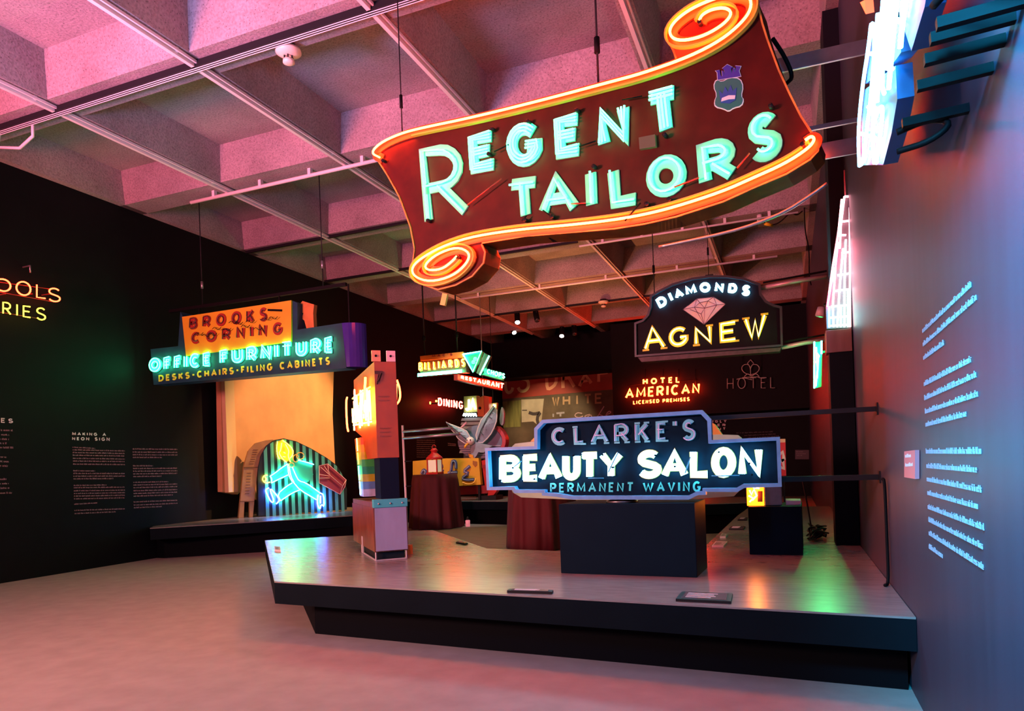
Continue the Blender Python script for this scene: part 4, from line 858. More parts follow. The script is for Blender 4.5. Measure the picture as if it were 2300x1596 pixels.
word(OF, 'BROOKS', [(430, 741), (604, 722), (604, 690), (431, 714)], of, gap=.42, face=RB, sw=.058, fo=(.031, .045), tubem=mat('dead_dark_tube', (.05, .05, .05), .3), tr=.006, toff=.06, lines=(.014,))
pline(OF, [(606, 697), (637, 698)], of, BLACK, .03, .031, .05, 'dash')
word(OF, 'CORNING', [(434, 774), (639, 752), (639, 723), (434, 747)], of, gap=.42, face=RB, sw=.058, fo=(.031, .045), tubem=mat('dead_dark_tube', (.05, .05, .05)), tr=.006, toff=.06, lines=(.014,))
LG = mat('pale_blue_letter', (.08, .32, .30), .4)
N_T2 = neon('teal_office', (.02, 1, .34), 36)
for txt, q in (('OFFICE', [(340, 837), (478, 823), (478, 790), (340, 805)]), ('FURNITURE', [(499, 820), (753, 793), (753, 755), (498, 786)])):
    word(OF, txt, q, of, gap=.2, face=LG, sw=.075, fo=(.001, .02), tubem=N_T2, tr=.009, toff=.05, lines=(-.028, .028))
word(OF, 'DESKS-CHAIRS-FILING CABINETS', [(357, 857), (742, 819), (741, 801), (357, 842)], of, gap=.3, sp=.4, face=mat('lime_yellow', (.55, .58, .05), .45), sw=.028, fo=(.001, .010))
b = MB(); rnd = random.Random(5)
for i in range(12):
    x = 440+i*15+rnd.random()*8; y = 735-(x-430)*.12+rnd.random()*26
    b.tube([OF.w(OF.px(*p), .08) for p in smooth([(x, y), (x+6, y-5), (x+13, y+3), (x+20, y-4)], 1)], .005, 5)
b.build('loose_wire', BLACK, of)
HY = 9.02
hb = thing('hanging_bar', 'black steel bar hung on rods above the blue and yellow sign', 'bar', (-7.8, 8.73, 4.3))
A = at_y(350, 692, 8.73); E2 = at_y(752, 628, 8.73); zb_ = (A.z+E2.z)/2
MB().bar(Vector((A.x, HY, zb_)), Vector((E2.x, HY, zb_)), .05, .05).build('bar', BLACK, hb)
for px1 in (424, 699):
    q = at_y(px1, 670 if px1 == 424 else 634, 8.73); MB().tube([Vector((q.x, HY, zb_)), Vector((q.x, HY, ZD-.005))], .008, 6).build('rod', DARKM, hb)
    MB().tube([Vector((q.x, HY, zb_+.3)), Vector((q.x, HY, zb_+.42))], .02, 8).build('turnbuckle', STEEL, hb)
for px1, py1 in ((418, 711), (600, 684), (760, 727)):
    q = at_y(px1, py1, 8.73); MB().bar(Vector((q.x, HY, q.z+.001)), Vector((q.x, HY, zb_)), .02, .02).build('drop_strap', BLACK, hb)

# tan board on the left wall
TB = Plane((-10.05, 12, 0), (0, 1, 0), front=Vector((1, 0, 0)))
t = thing('painted_board', 'large worn tan plywood board on the left wall under the office sign', 'board', TB.w(TB.px(620, 1000)))
a_ = [TB.px(496, 845), TB.px(750, 820), TB.px(747, 930), TB.px(753, 1050), TB.px(752, 1140), TB.px(560, 1120), TB.px(548, 1095), TB.px(534, 1110), TB.px(500, 1104)]
a_ = [(p[0], max(p[1], Z2+.003)) for p in a_]
MB().slab(TB, a_, -.12, 0).build('board', mat('tan_board', (.62, .36, .17), .6, noise=.22, scale=1.6), t)
q0, q1 = TB.px(496, 845), TB.px(500, 1106)
MB().slab(TB, [(q0[0]-.0, q1[1]), (q0[0]+.24, q1[1]), (q0[0]+.24, q0[1]), (q0[0], q0[1])], .001, .09).build('edge_post', mat('cream_edge', (.62, .48, .26), .5), t)

# ================================================================== RUNNING FIGURE SIGN
FP = Plane((-9.62, 10.8, Z2), (Vector((-8.57, 12.17, 0))-Vector((-9.62, 10.8, 0))), None)
fs = thing('neon_sign', 'arched neon sign of a running figure in a teal suit with a case', 'neon sign', FP.w(FP.px(680, 1154)))
K = lambda l: [(520+x/7.254, 960+y/7.254) for x, y in l]
arch = K([(440, 1440), (430, 700), (470, 480), (560, 300), (700, 200), (850, 175), (1050, 220), (1300, 340), (1550, 490), (1700, 600), (1800, 740), (1880, 1000), (1880, 1335)])
archs = arch
pslab(FP, archs, fs, mat('dark_teal_panel', (.012, .03, .035), .4), -.18, 0, 'sign_box')
def arch_top(x):
    best = 1e9
    A2 = FP.pts(arch)
    for i in range(1, len(A2)-2):
        a, c = A2[i], A2[i+1]
        if min(a[0], c[0]) <= x <= max(a[0], c[0]) and abs(c[0]-a[0]) > 1e-6: best = min(best, a[1]+(c[1]-a[1])*(x-a[0])/(c[0]-a[0]))
    return best
X0 = FP.px(581, 1158)[0]; X1 = FP.px(779, 1145)[0]; zb0 = FP.px(660, 1155)[1]
NS = 14; per = (X1-X0)/NS
TEALS = mat('teal_stripe', (.08, .45, .42), .4)
for i in range(NS):
    xa_ = X0+per*i+.012; xb_ = xa_+per*.5
    ta, tb_ = arch_top(xa_+.004), arch_top(xb_-.004)
    if ta > 1e8 or tb_ > 1e8: continue
    MB().slab(FP, [(xa_, zb0), (xb_, zb0), (xb_, tb_-.015), (xa_, ta-.015)], .001, .012).build('stripe', TEALS, fs)
TG = mat('suit_teal', (.04, .50, .42), .45)
for l, m_ in (([(905, 590), (1080, 530), (1320, 610), (1280, 700), (1330, 760), (1250, 880), (1190, 895), (1430, 1060), (1370, 1165), (1100, 1010), (980, 1060), (790, 1190), (740, 1080), (880, 960), (980, 900), (930, 790), (640, 900), (620, 800), (800, 660)], TG), ([(1420, 620), (1560, 590), (1860, 850), (1840, 960), (1760, 1085), (1420, 900)], mat('case_plum', (.26, .05, .09), .45))):
    pslab(FP, K(l), fs, m_, .013, .022, 'painted_shape')
pslab(FP, K([(740, 230), (830, 190), (930, 280), (990, 400), (940, 520), (890, 560), (800, 510), (740, 440), (720, 330)]), fs, mat('face_yellow', (.62, .42, .05), .45), .013, .024, 'painted_face')
NCW = neon('cyan_white', (.06, 1, .55), 34); NVI = neon('violet_white', (.08, .16, 1), 90)
for l, m_ in (([(905, 590), (800, 660), (700, 740), (620, 790)], NCW), ([(910, 770), (760, 840), (640, 900)], NCW), ([(905, 590), (920, 760), (960, 850), (1010, 900), (1100, 1010), (1370, 1170)], NCW), ([(980, 640), (1040, 780), (1090, 870), (1200, 895), (1430, 1060)], NCW), ([(930, 640), (960, 800), (1010, 890)], NCW),
    ([(980, 900), (880, 960), (740, 1080), (790, 1190)], NCW), ([(1110, 1010), (980, 1060), (790, 1190)], NCW), ([(1080, 530), (1200, 560), (1330, 600)], NCW), ([(620, 790), (650, 830), (640, 900)], NCW),
    ([(600, 980), (540, 1010), (580, 1100), (640, 1220), (690, 1200), (640, 1080), (620, 1000)], NVI), ([(640, 1000), (730, 1100), (780, 1180), (720, 1240)], NVI), ([(1400, 1090), (1380, 1230), (1430, 1340), (1450, 1240), (1500, 1290), (1490, 1090), (1430, 1060)], NVI), ([(1440, 1110), (1440, 1230)], NVI),
    ([(820, 210), (900, 260), (990, 350), (990, 450), (940, 500)], N_YEL), ([(810, 250), (790, 380), (760, 410), (830, 520), (890, 560)], N_YEL), ([(870, 270), (930, 380), (910, 460), (950, 560)], N_YEL), ([(740, 230), (725, 330), (740, 450), (770, 510)], N_YEL), ([(575, 770), (505, 790), (500, 870), (560, 905), (615, 885)], N_YEL), ([(530, 800), (570, 840), (530, 870)], N_YEL), ([(840, 400), (870, 420)], N_YEL), ([(830, 470), (870, 480)], N_YEL)):
    ptube(FP, K(smooth(l, 1)), fs, m_, .009, .05)
OT = mat('orange_glow_tube', (.75, .35, .08), .3, emit=(1, .35, .05), es=.5)  # orange tubes given a faint glow in the material
for cx, cy, r1, r2 in ((1110, 460, 62, 55), (1040, 500, 45, 60), (970, 610, 42, 36)):
    ptube(FP, K([(cx+r1*math.cos(i*.4), cy+r2*math.sin(i*.4)) for i in range(16)]), fs, OT, .008, .045)
for l in ([(1420, 620), (1560, 590), (1860, 850), (1840, 960), (1760, 1085), (1420, 900), (1420, 620)], [(1440, 640), (1590, 770), (1790, 940)], [(1560, 600), (1570, 700), (1600, 770)], [(1430, 760), (1590, 790)], [(1430, 820), (1590, 820)], [(1760, 1085), (1800, 950), (1860, 850)], [(1500, 620), (1590, 760)]):
    ptube(FP, K(l), fs, mat('dead_pink_tube', (.75, .55, .62), .3), .006, .04)
TN = mat('tan_cabinet', (.42, .30, .13), .5, noise=.25, scale=5)
t = thing('sign_cabinet', 'tan curved side cabinet with vent slots left of the running figure sign', 'cabinet', FP.w(FP.px(555, 1164)))
pslab(FP, K([(120, 1480), (205, 640), (280, 380), (400, 250), (560, 205), (690, 190), (560, 300), (470, 470), (432, 660), (375, 1210), (355, 1480), (300, 1480), (300, 1210), (215, 1210), (205, 1480)]), t, TN, -.16, -.03, 'side_shell', zmin=Z2+.003)
b = MB()
for i in range(7): y = 360+i*38; x = 400-i*11; b.ribbon(FP, FP.pts(K([(x-40, y), (x+35, y)])), .010, -.03, -.024)
for i in range(8): y = 740+i*48; x = 292-i*5; b.ribbon(FP, FP.pts(K([(x-35, y), (x+35, y)])), .010, -.03, -.024)
b.ribbon(FP, FP.pts(K([(200, 650), (430, 645)])), .02, -.03, -.015); b.ribbon(FP, FP.pts(K([(140, 1200), (375, 1200)])), .012, -.03, -.02)
b.build('vent_slot', mat('tan_dark', (.12, .07, .03), .6), t)

# ================================================================== BILLIARDS CORNER SIGN
YBb = 15.0
B1 = Plane((-8, YBb, 0), (1, 0, 0), front=Vector((0, -1, 0)))
xw = B1.w(B1.px(1046, 830)).x
B2 = Plane((xw+.0, YBb+.3, 0), (0, 1, 0), front=Vector((1, 0, 0)))
bl = thing('neon_sign', 'corner neon sign reading BILLIARDS, CHOPS and RESTAURANT with a green triangle', 'neon sign', B1.w(B1.px(1040, 830)))
pslab(B1, [(944, 799), (1042, 790), (1048, 836), (944, 845)], bl, mat('dark_brown_panel', (.05, .02, .015), .5), -.2, 0, 'sign_box')
pslab(B1, [(945, 800), (1042, 790), (1042, 803), (946, 810)], bl, mat('orange_band', (.65, .16, .03), .4), .001, .04, 'orange_band')
word(B1, "MAC'S", [(972, 803), (1018, 799), (1018, 793), (972, 797)], bl, gap=.5, face=RB, sw=.02, fo=(.041, .046))
word(B1, 'BILLIARDS', [(941, 834), (1047, 824), (1045, 804), (941, 813)], bl, gap=.24, face=mat('yellow_face', (.7, .45, .1), .4), sw=.06, fo=(.001, .02), tubem=neon('amber', (1, .17, .015), 50), tr=.012, toff=.05, n=5)
for dy in (2, 4.6, 7.2): ptube(B1, [(941, 838+dy), (1040, 829+dy)], bl, N_GRN, .012, .06, n=5)
G1 = Plane(B1.w(B1.px(1064, 835), .10), (1, 0, 0), front=Vector((0, -1, 0)))
pslab(G1, [(1042, 796), (1083, 789), (1064, 835)], bl, mat('green_panel2', (.03, .22, .10), .4), -.12, 0, 'green_triangle')
ptube(G1, [(1042, 796), (1083, 789), (1064, 835), (1042, 796)], bl, N_GRN, .018, .05, n=5)
for p_ in ((1068, 806), (1064, 813)):
    q = G1.px(*p_); MB().tube([G1.w(q, 0), G1.w(q, .03)], .05, 10).build('ball', neon('mint_dot', (.2, 1, .6), 1.5), bl)
pslab(G1, [(1087, 792), (1100, 799), (1079, 843), (1069, 837)], bl, mat('plum_panel', (.10, .02, .025), .5), -.14, -.02, 'slanted_panel')
ptube(G1, [(1100, 799), (1079, 842)], bl, N_GRN, .018, .03, n=5)
pslab(B2, [(1024, 838), (1130, 838), (1128, 880), (1024, 852)], bl, mat('dark_brown_panel', (.05, .02, .015)), -.15, 0, 'side_box') if False else None
B2b = Plane(B1.w(B1.px(1032, 848), .15), (0, 1, 0), front=Vector((1, 0, 0)))
def quadpl(q): return q
pslab(B2b, [(1028, 840), (1130, 858), (1129, 877), (1028, 853)], bl, mat('red_panel', (.35, .02, .015), .5), -.10, 0, 'side_box')
word(B2b, 'RESTAURANT', [(1031, 852), (1127, 874), (1128, 860), (1031, 842)], bl, gap=.24, tubem=neon('red_white', (1, .07, .03), 55), tr=.015, toff=.05, sw=.05, name='neon_letter', n=5)
B2c = Plane(B1.w(B1.px(1088, 838), .10), (0, 1, 0), front=Vector((1, 0, 0)))
word(B2c, 'CHOPS', [(1089, 839), (1129, 851), (1130, 839), (1091, 828)], bl, gap=.24, tubem=N_GRN, tr=.012, toff=.05, sw=.03, name='neon_letter', n=5)
pslab(B2c, [(1086, 842), (1132, 855), (1133, 838), (1088, 826)], bl, mat('dark_green_panel', (.01, .05, .03), .5), -.06, 0, 'chops_panel')
for px1 in (954, 1027): cable((px1, 797 if px1 < 1000 else 790), YBb+.1, ZC, 'grey rod above the billiards sign, %s' % ('left one' if px1 < 1000 else 'right one'), .018)
# DINING on the left wall
DP = Plane((XL+.25, 18, 0), (0, 1, 0), front=Vector((1, 0, 0)))
ds = thing('neon_sign', 'pinkish red neon letters reading DINING on the left wall', 'neon sign', DP.w(DP.px(1010, 905)))
word(DP, 'DINING', [(983, 911), (1038, 919), (1038, 901), (983, 892)], ds, gap=.3, tubem=neon('red_dining', (1, .03, .02), 60), tr=.024, toff=.02, sw=.05, name='neon_letter', n=5)
ptube(DP, [(965, 902), (965, 907)], ds, N_YEL, .02, .02, 'lit_stub'); ptube(DP, [(978, 900), (979, 901)], ds, N_YEL, .03, .02, 'lit_stub')
MB().bar(DP.w(DP.px(983, 902), 0), DP.w(DP.px(1038, 910), 0), .03, .03).build('carrier_rail', DARKM, ds)
for x in (985, 1030): MB().bar(DP.w(DP.px(x, 905)), DP.w(DP.px(x, 905), -.25), .03, .03).build('wall_bracket', DARKM, ds)
# small back text left
LBT = Plane((XL+.002, 18, 0), (0, 1, 0), front=Vector((1, 0, 0)))
t = thing('wall_text', 'block of fine print on the left wall behind the red lantern', 'lettering', LBT.w(LBT.px(955, 1000)))
textrows(LBT, [(936, 989+i*4.7, 977, 989.5+i*4.7) for i in range(9)], 2.2, t, mat('ochre_print', (.5, .36, .22), .6), seed=9)
t = thing('wall_text', 'short caption of print on the left wall beside the winged bird', 'lettering', LBT.w(LBT.px(1014, 998)))
textrows(LBT, [(1006, 996, 1024, 998), (1006, 1000, 1024, 1001)], 2, t, TXT, seed=10)

# lit sign with slats behind the bird
JP = Plane((-7.2, 17.1, 0), (1, 0, 0), front=Vector((0, -1, 0)))
js = thing('neon_sign', 'tall sign with glowing white JA letters over pale slats, behind the bird', 'neon sign', JP.w(JP.px(1060, 990)))
pslab(JP, [(1042, 890), (1071, 888), (1072, 924), (1042, 926)], js, mat('olive_lit_panel', (.35, .36, .12), .5), -.2, 0, 'upper_panel')
letter(JP, 'J', [(1047, 923), (1057, 922), (1057, 894), (1047, 899)], js, tubem=neon('lemon_white', (1, .95, .6), 7), tr=.03, toff=.05, sw=.05, name='neon_letter', n=5)
letter(JP, 'A', [(1056, 922), (1071, 921), (1070, 893), (1058, 894)], js, tubem=neon('lemon_white', (1, 1, 1), 7), tr=.035, toff=.05, sw=.05, name='neon_letter', n=5)
for i in range(5): ptube(JP, smooth([(1042+i*6, 934), (1045+i*6, 926), (1048+i*6, 935)], 1), js, neon('ice', (.75, .92, 1), 6), .02, .05, n=5)
pslab(JP, [(1040, 1045), (1098, 1042), (1095, 936), (1043, 937)], js, mat('slat_back', (.06, .07, .08), .5), -.2, -.02, 'back_panel')
for i in range(9):
    y = 938+i*9; pslab(JP, [(1036-(i*1.0 if i < 4 else 4), y+7), (1092, y+6), (1090, y), (1038-(i*1.0 if i < 4 else 4), y+1)], js, mat('pale_slat', (.42, .47, .5), .4, noise=.15), -.02, .02, 'slat')
q = JP.w(JP.px(1070, 1045), -.1); MB().bar(q, Vector((q.x, q.y, Z2+.001)), .12, .10).build('post', DARKM, js)
rbx = Plane((-6.8, 16.75, 0), (1, 0, 0), front=Vector((0, -1, 0)))
t = thing('sign_box', 'orange red upright box hanging below the restaurant sign', 'sign', rbx.w(rbx.px(1082, 935)))
pslab(rbx, [(1070, 889), (1077, 892), (1086, 888), (1087, 935), (1073, 935)], t, mat('orange_red_box', (.62, .10, .02), .45, noise=.2, scale=5), -.01, 0, 'front_face')
pslab(rbx, [(1086.4, 888), (1098, 890), (1097, 931), (1087.4, 935)], t, mat('crimson_box', (.40, .03, .02), .45), -.2, -.012, 'side_face')
q = rbx.px(1078, 916); MB().tube([rbx.w(q, 0), rbx.w(q, .012)], .04, 10).build('round_hole', BLACK, t)
q = rbx.w(rbx.px(1082, 890), -.1); MB().tube([q, Vector((q.x, q.y, ZC-.005))], .012, 6).build('chain', STEEL, t)
pj = Plane((-6.4, 17.05, 0), (1, 0, 0), front=Vector((0, -1, 0)))
t = thing('neon_sign', 'bright yellow-white lit panel peeking right of the orange red box', 'neon sign', pj.w(pj.px(1106, 924)))
pslab(pj, [(1101, 906), (1116, 904), (1114, 930), (1101, 930)], t, mat('olive_lit_panel', (.35, .36, .12)), -.1, 0, 'panel')
ptube(pj, smooth([(1099, 924), (1104, 914), (1108, 922), (1112, 908)], 1), t, neon('lemon_white', (1, 1, 1), 7), .035, .05)
q = pj.w(pj.px(1106, 905), -.05); MB().tube([q, Vector((q.x, q.y, ZC-.005))], .008, 6).build('wire', DARKM, t)

# winged bird
BP = Plane((-7, 15.78, 0), (1, 0, 0), front=Vector((0, -1, 0)))
bd = thing('bird_figure', 'grey winged bird figure swooping in front of a round striped drum sign', 'bird', BP.w(BP.px(1070, 1030)))
WG = mat('wing_grey_blue', (.30, .36, .50), .5, noise=.3, scale=5); WE = mat('wing_edge', (.62, .52, .58), .5)
wings = [('wing', [(1110, 911), (1118, 921), (1118, 934), (1117, 946), (1112, 960), (1105, 974), (1096, 985), (1086, 994), (1074, 993), (1071, 977), (1076, 960), (1083, 943), (1098, 926)], [(1112, 916), (1100, 938), (1086, 966), (1074, 992)]),
         ('wing', [(1003, 947), (1012, 952), (1025, 957), (1038, 962), (1050, 968), (1057, 980), (1058, 988), (1054, 996), (1046, 995), (1038, 990), (1030, 983), (1025, 974), (1013, 961)], [(1008, 951), (1030, 966), (1048, 982), (1056, 992)])]
for nm, w1, spine in wings:
    wv = FP.px and BP.pts(w1); cx = sum(p[0] for p in wv)/len(wv); cz = sum(p[1] for p in wv)/len(wv)
    k = len(wv); vs = [BP.w(p, .05) for p in wv]+[BP.w((cx, cz), .16), BP.w((cx, cz), .0)]
    o = MB().add(vs, [(i, (i+1) % k, k) for i in range(k)]+[((i+1) % k, i, k+1) for i in range(k)]).build(nm, WG, bd)
    MB().tube([BP.w(q, .05) for q in wv], .018, 5, True).build('wing_border', WE, bd)
    MB().tube([BP.w(BP.px(*q), .15 if 0 < i < 3 else .07) for i, q in enumerate(spine)], .014, 5).build('wing_shaft', mat('shaft_dark', (.05, .06, .09), .5), bd)
    for j in range(6):
        f = (j+1)/7; i0 = int(f*3); a0 = spine[i0]; a1 = spine[min(3, i0+1)]; fx = f*3-i0; c_ = (a0[0]+(a1[0]-a0[0])*fx, a0[1]+(a1[1]-a0[1])*fx)
        e_ = w1[min(len(w1)-1, 2+j)]
        MB().tube([BP.w(BP.px(*c_), .14), BP.w(BP.px((c_[0]+e_[0])/2, (c_[1]+e_[1])/2), .12)], .007, 4).build('feather_line', mat('shaft_dark', (.05, .06, .09)), bd)
q = BP.w(BP.px(1064, 990), .2)
MB().lathe(q+Vector((0, 0, -.1)), [(.03, 0), (.09, .04), (.11, .10), (.09, .16), (.03, .2)], 14).build('head', mat('white_feather', (.75, .68, .68), .6), bd)
MB().tube([q+Vector((-.03, -.05, -.06)), q+Vector((-.06, -.16, -.12)), q+Vector((-.07, -.18, -.17))], .03, 8).build('beak', mat('beak_orange', (.8, .32, .03), .4), bd)
b = MB()
for dx in (-.04, .05): b.tube([q+Vector((dx, -.09, .02)), q+Vector((dx, -.115, .02))], .014, 8)
b.build('eye', BLACK, bd)
pslab(BP, [(1072, 992), (1086, 996), (1110, 1001), (1098, 1008), (1091, 1016), (1079, 1015), (1074, 1024), (1068, 1030), (1062, 1018), (1060, 1000)], bd, WG, .02, .12, 'body')
pslab(BP, [(1058, 1018), (1068, 1022), (1070, 1030), (1060, 1026)], bd, mat('beak_orange', (.8, .32, .03)), .12, .16, 'claw')
MB().bar(BP.w(BP.px(1068, 1028), .05), BP.w(BP.px(1068, 1040), -.05), .03, .03).build('stay', DARKM, bd)
dr = Plane((-7, 15.95, 0), (1, 0, 0), front=Vector((0, -1, 0)))
t = thing('drum_sign', 'round blue-grey striped drum sign with a red rim behind the bird', 'sign', dr.w(dr.px(1078, 1030)))
el = [(1078+50*math.cos(i*.2618), 992+38*math.sin(i*.2618)) for i in range(24)]
pslab(dr, el, t, mat('drum_blue', (.16, .20, .32), .45, noise=.3, scale=4), -.2, 0, 'drum')
for i in range(6): y = 1000+i*5; hw = 50*math.sqrt(max(0, 1-((y-992)/38)**2)); pslab(dr, [(1078-hw+2, y+2.4), (1078+hw-2, y+1.2), (1078+hw-2, y-.8), (1078-hw+2, y+.4)], t, mat('drum_stripe', (.38, .40, .52), .45), 0, .012, 'stripe')
rim = [(1079+54*math.cos(a), 990+40*math.sin(a)) for a in [x*.13-.85 for x in range(14)]]
pline(dr, rim, t, mat('rim_red', (.45, .05, .08), .45), .09, -.2, .03, 'red_rim')
pslab(dr, smooth([(1119, 950), (1124, 912), (1129, 918), (1131, 930), (1129, 957)], 1, True), t, mat('lilac_fin', (.38, .34, .50), .5), -.12, -.04, 'rear_fin')
q = dr.w(dr.px(1078, 1028), -.1); MB().bar(q, Vector((q.x, q.y, Z2+.001)), .08, .08).build('post', DARKM, t)
# yellow script sign on back platform and red frame
YP = Plane((-7.5, 15.35, 0), (1, 0, 0), front=Vector((0, -1, 0)))
ys = thing('painted_sign', 'yellow sign board with loose blue script letters on the back platform', 'sign', YP.w(YP.px(1010, 1095)))
pslab(YP, [(927, 1070), (927, 1035), (1000, 1029), (1075, 1028), (1080, 1088), (1026, 1091), (930, 1096)], ys, mat('yellow_enamel', (.80, .46, .03), .45, noise=.15, scale=3), -.12, 0, 'board')
BLS = mat('blue_script', (.07, .10, .28), .4); 
for l in ([(947, 1064), (952, 1054), (958, 1058), (954, 1066)], [(988, 1040), (994, 1046), (990, 1054), (996, 1058)], [(1007, 1062), (1014, 1060), (1016, 1036), (1022, 1034), (1025, 1040), (1025, 1052)], [(1014, 1060), (1028, 1060)], [(1056, 1046), (1042, 1058), (1054, 1062), (1038, 1074), (1050, 1078), (1066, 1076)]):
    pline(YP, smooth(l, 1), ys, BLS, .07, .001, .03, 'script_letter'); MB().tube([YP.w(YP.px(*p), .05) for p in smooth(l, 1)], .009, 5).build('script_outline', mat('pale_script_edge', (.6, .6, .7), .4), ys)
ptube(YP, smooth([(1040, 1082), (1052, 1087), (1066, 1084), (1070, 1074)], 2), ys, OT, .012, .04, 'loose_tube')
pslab(YP, [(1062, 1034), (1072, 1036), (1072, 1044), (1068, 1048), (1062, 1042)], ys, mat('rust', (.35, .14, .03), .7), .001, .01, 'rust_patch')
for x in (932, 1074): 
    q = YP.w(YP.px(x, 1090), -.06); MB().bar(q, Vector((q.x, q.y, Z2+.001)), .05, .05).build('leg', DARKM, ys)
t = thing('red_stand', 'bright red steel frame base right of the yellow script sign', 'frame', YP.w(YP.px(1070, 1115)))
RD = mat('bright_red_paint', (.60, .02, .015), .4, noise=.2, scale=5)
pslab(YP, [(1024, 1112), (1024, 1093), (1084, 1090), (1092, 1104), (1090, 1108)], t, mat('dark_red_paint', (.35, .015, .02), .45, noise=.3, scale=8), -.28, -.13, 'skirt')
pslab(YP, [(1076, 1034), (1101, 1030), (1104, 1104), (1086, 1106)], t, RD, -.33, -.14, 'red_column')
pslab(YP, [(1078, 1044), (1094, 1042), (1096, 1050), (1079, 1051)], t, mat('dark_red_paint', (1, 1, 1)), -.14, -.10, 'red_ledge')
pslab(YP, [(1092, 1104), (1112, 1098), (1110, 1104), (1104, 1112), (1091, 1113)], t, RD, -.3, -.12, 'red_foot')
q0 = YP.w(YP.px(1097, 1113), -.3); MB().prism([Vector((q0.x-.25, q0.y-.2, Z2+.001)), Vector((q0.x+.15, q0.y-.2, Z2+.001)), Vector((q0.x+.15, q0.y+.25, Z2+.001)), Vector((q0.x-.25, q0.y+.25, Z2+.001))], [Vector((q0.x-.25, q0.y-.2, q0.z)), Vector((q0.x+.15, q0.y-.2, q0.z)), Vector((q0.x+.15, q0.y+.25, q0.z)), Vector((q0.x-.25, q0.y+.25, q0.z))]).build('block', DARKM, t)
# tube frame
LF = Plane((-6.5, 11.8, 0), (1, 0, 0), front=Vector((0, -1, 0)))
t = thing('tube_frame', 'pale tubular steel frame with two long arms right of the orange sign', 'frame', LF.w(LF.px(912, 1100)))
g = at_z(913, 1100, Z2); 
b = MB(); fx = LF.w(LF.px(904, 955)); fb = LF.w(LF.px(911, 1104)); b.tube([fx, fb, Vector((fb.x, fb.y, .003))], .022, 8); b.build('upright', PIPE, t)
for ya, yb_, xe in ((969, 961, 1015), (984, 974, 1032)): MB().tube([LF.w(LF.px(905, ya)), LF.w(LF.px(xe, yb_), -.0)], .028, 8).build('arm', STEEL, t)
MB().tube([LF.w(LF.px(1036, 960)), LF.w(LF.px(1048, 948))], .02, 6).build('stay', PIPE, t)
for ya in (1036, 1092): MB().tube([LF.w(LF.px(908, ya)), LF.w(LF.px(924, ya-1))], .016, 6).build('rung', DARKM, t)

# ================================================================== TABLES
CLOTH = mat('burgundy_cloth', (.085, .006, .013), .75, noise=.25, scale=3, stretch=(6, 6, .4))
def table(px_, py_, lab, rt=.50, zt_=1.22, seed=0):
    c = at_z(px_, py_, 0); c = c+Vector((FWD.x, FWD.y, 0))*rt
    t = thing('cocktail_table', lab, 'table', c, 'clothed tables in the opening')
    rnd = random.Random(seed); n = 96; k = 9; vs = []; ph = [rnd.random()*6.28 for _ in range(4)]
    for i in range(k+1):
        f = i/k; z = zt_-f*(zt_-.012)
        for j in range(n):
            a = 2*math.pi*j/n; wv = math.sin(11*a+ph[0])*.6+math.sin(17*a+ph[1])*.4+.3*math.sin(5*a+ph[2])
            r = rt+f*.08+f**.6*.065*wv
            if i == 0: r = rt-.01
            vs.append(c+Vector((r*math.cos(a), r*math.sin(a), z)))
    fs = [(i*n+j, (i+1)*n+j, (i+1)*n+(j+1) % n, i*n+(j+1) % n) for i in range(k) for j in range(n)]+[tuple(range(n))]
    MB().add(vs, fs, True).build('tablecloth', CLOTH, t)
    MB().lathe(c+Vector((0, 0, zt_-.05)), [(rt-.03, 0), (rt-.03, .03)], 24).build('tabletop', DARKM, t)
    MB().tube([c+Vector((0, 0, .02)), c+Vector((0, 0, zt_-.05))], .04, 10).build('column', DARKM, t)
    MB().lathe(c+Vector((0, 0, .001)), [(.28, 0), (.28, .015), (.05, .04)], 20).build('foot', DARKM, t)
    return c, zt_
cT, zT = table(975, 1189, 'round high table under a burgundy cloth with the red lantern on it', .52, 1.24, 1)
table(1222, 1236, 'round high table under a burgundy cloth, half hidden by the wide plinth', .52, 1.24, 2)
# lantern
q = at_y(977, 1066, cT.y-.15); lc = Vector((q.x, cT.y-.15, zT+.002)); S = .17
ln = thing('candle_lantern', 'bright red metal lantern with pale glass on the far table', 'lantern', lc)
RL_ = mat('lantern_red', (.55, .02, .02), .35)
MB().box(lc+Vector((0, 0, .02)), (.30, .30, .04)).build('base', RL_, ln)
for a, b2 in ((-1, -1), (1, -1), (1, 1), (-1, 1)): MB().box(lc+Vector((a*.12, b2*.12, .19)), (.025, .025, .30)).build('corner_post', RL_, ln)
GLS = mat('lantern_glass', (.75, .72, .58), .2, emit=(1, .85, .55), es=.35)
for a, b2, sx, sy in ((0, -.12, .20, .008), (0, .12, .20, .008), (-.12, 0, .008, .20), (.12, 0, .008, .20)): MB().box(lc+Vector((a, b2, .19)), (sx, sy, .27)).build('glass_pane', GLS, ln)
MB().lathe(lc+Vector((0, 0, .34)), [(.19, 0), (.20, .02), (.17, .06), (.09, .13), (.07, .15), (.07, .19), (.095, .20), (.05, .25), (.02, .26)], 16).build('roof', RL_, ln)
MB().tube([lc+Vector((.05*math.cos(x*.5), 0, .62+.05*math.sin(x*.5))) for x in range(13)], .008, 5).build('handle', RL_, ln)
q = at_z(1051, 1182, 0); t = thing('candle_jar', 'tiny pink lit candle jar on the floor right of the far table', 'candle', q)
MB().lathe(q+Vector((0, 0, .001)), [(.05, 0), (.055, .14), (.04, .15)], 12).build('jar', mat('pink_glass', (.6, .2, .25), .3, emit=(1, .3, .35), es=.5), t)
MB().lathe(q+Vector((0, 0, .155)), [(.03, 0), (.045, .03), (.01, .08)], 10).build('lid', DARKM, t)

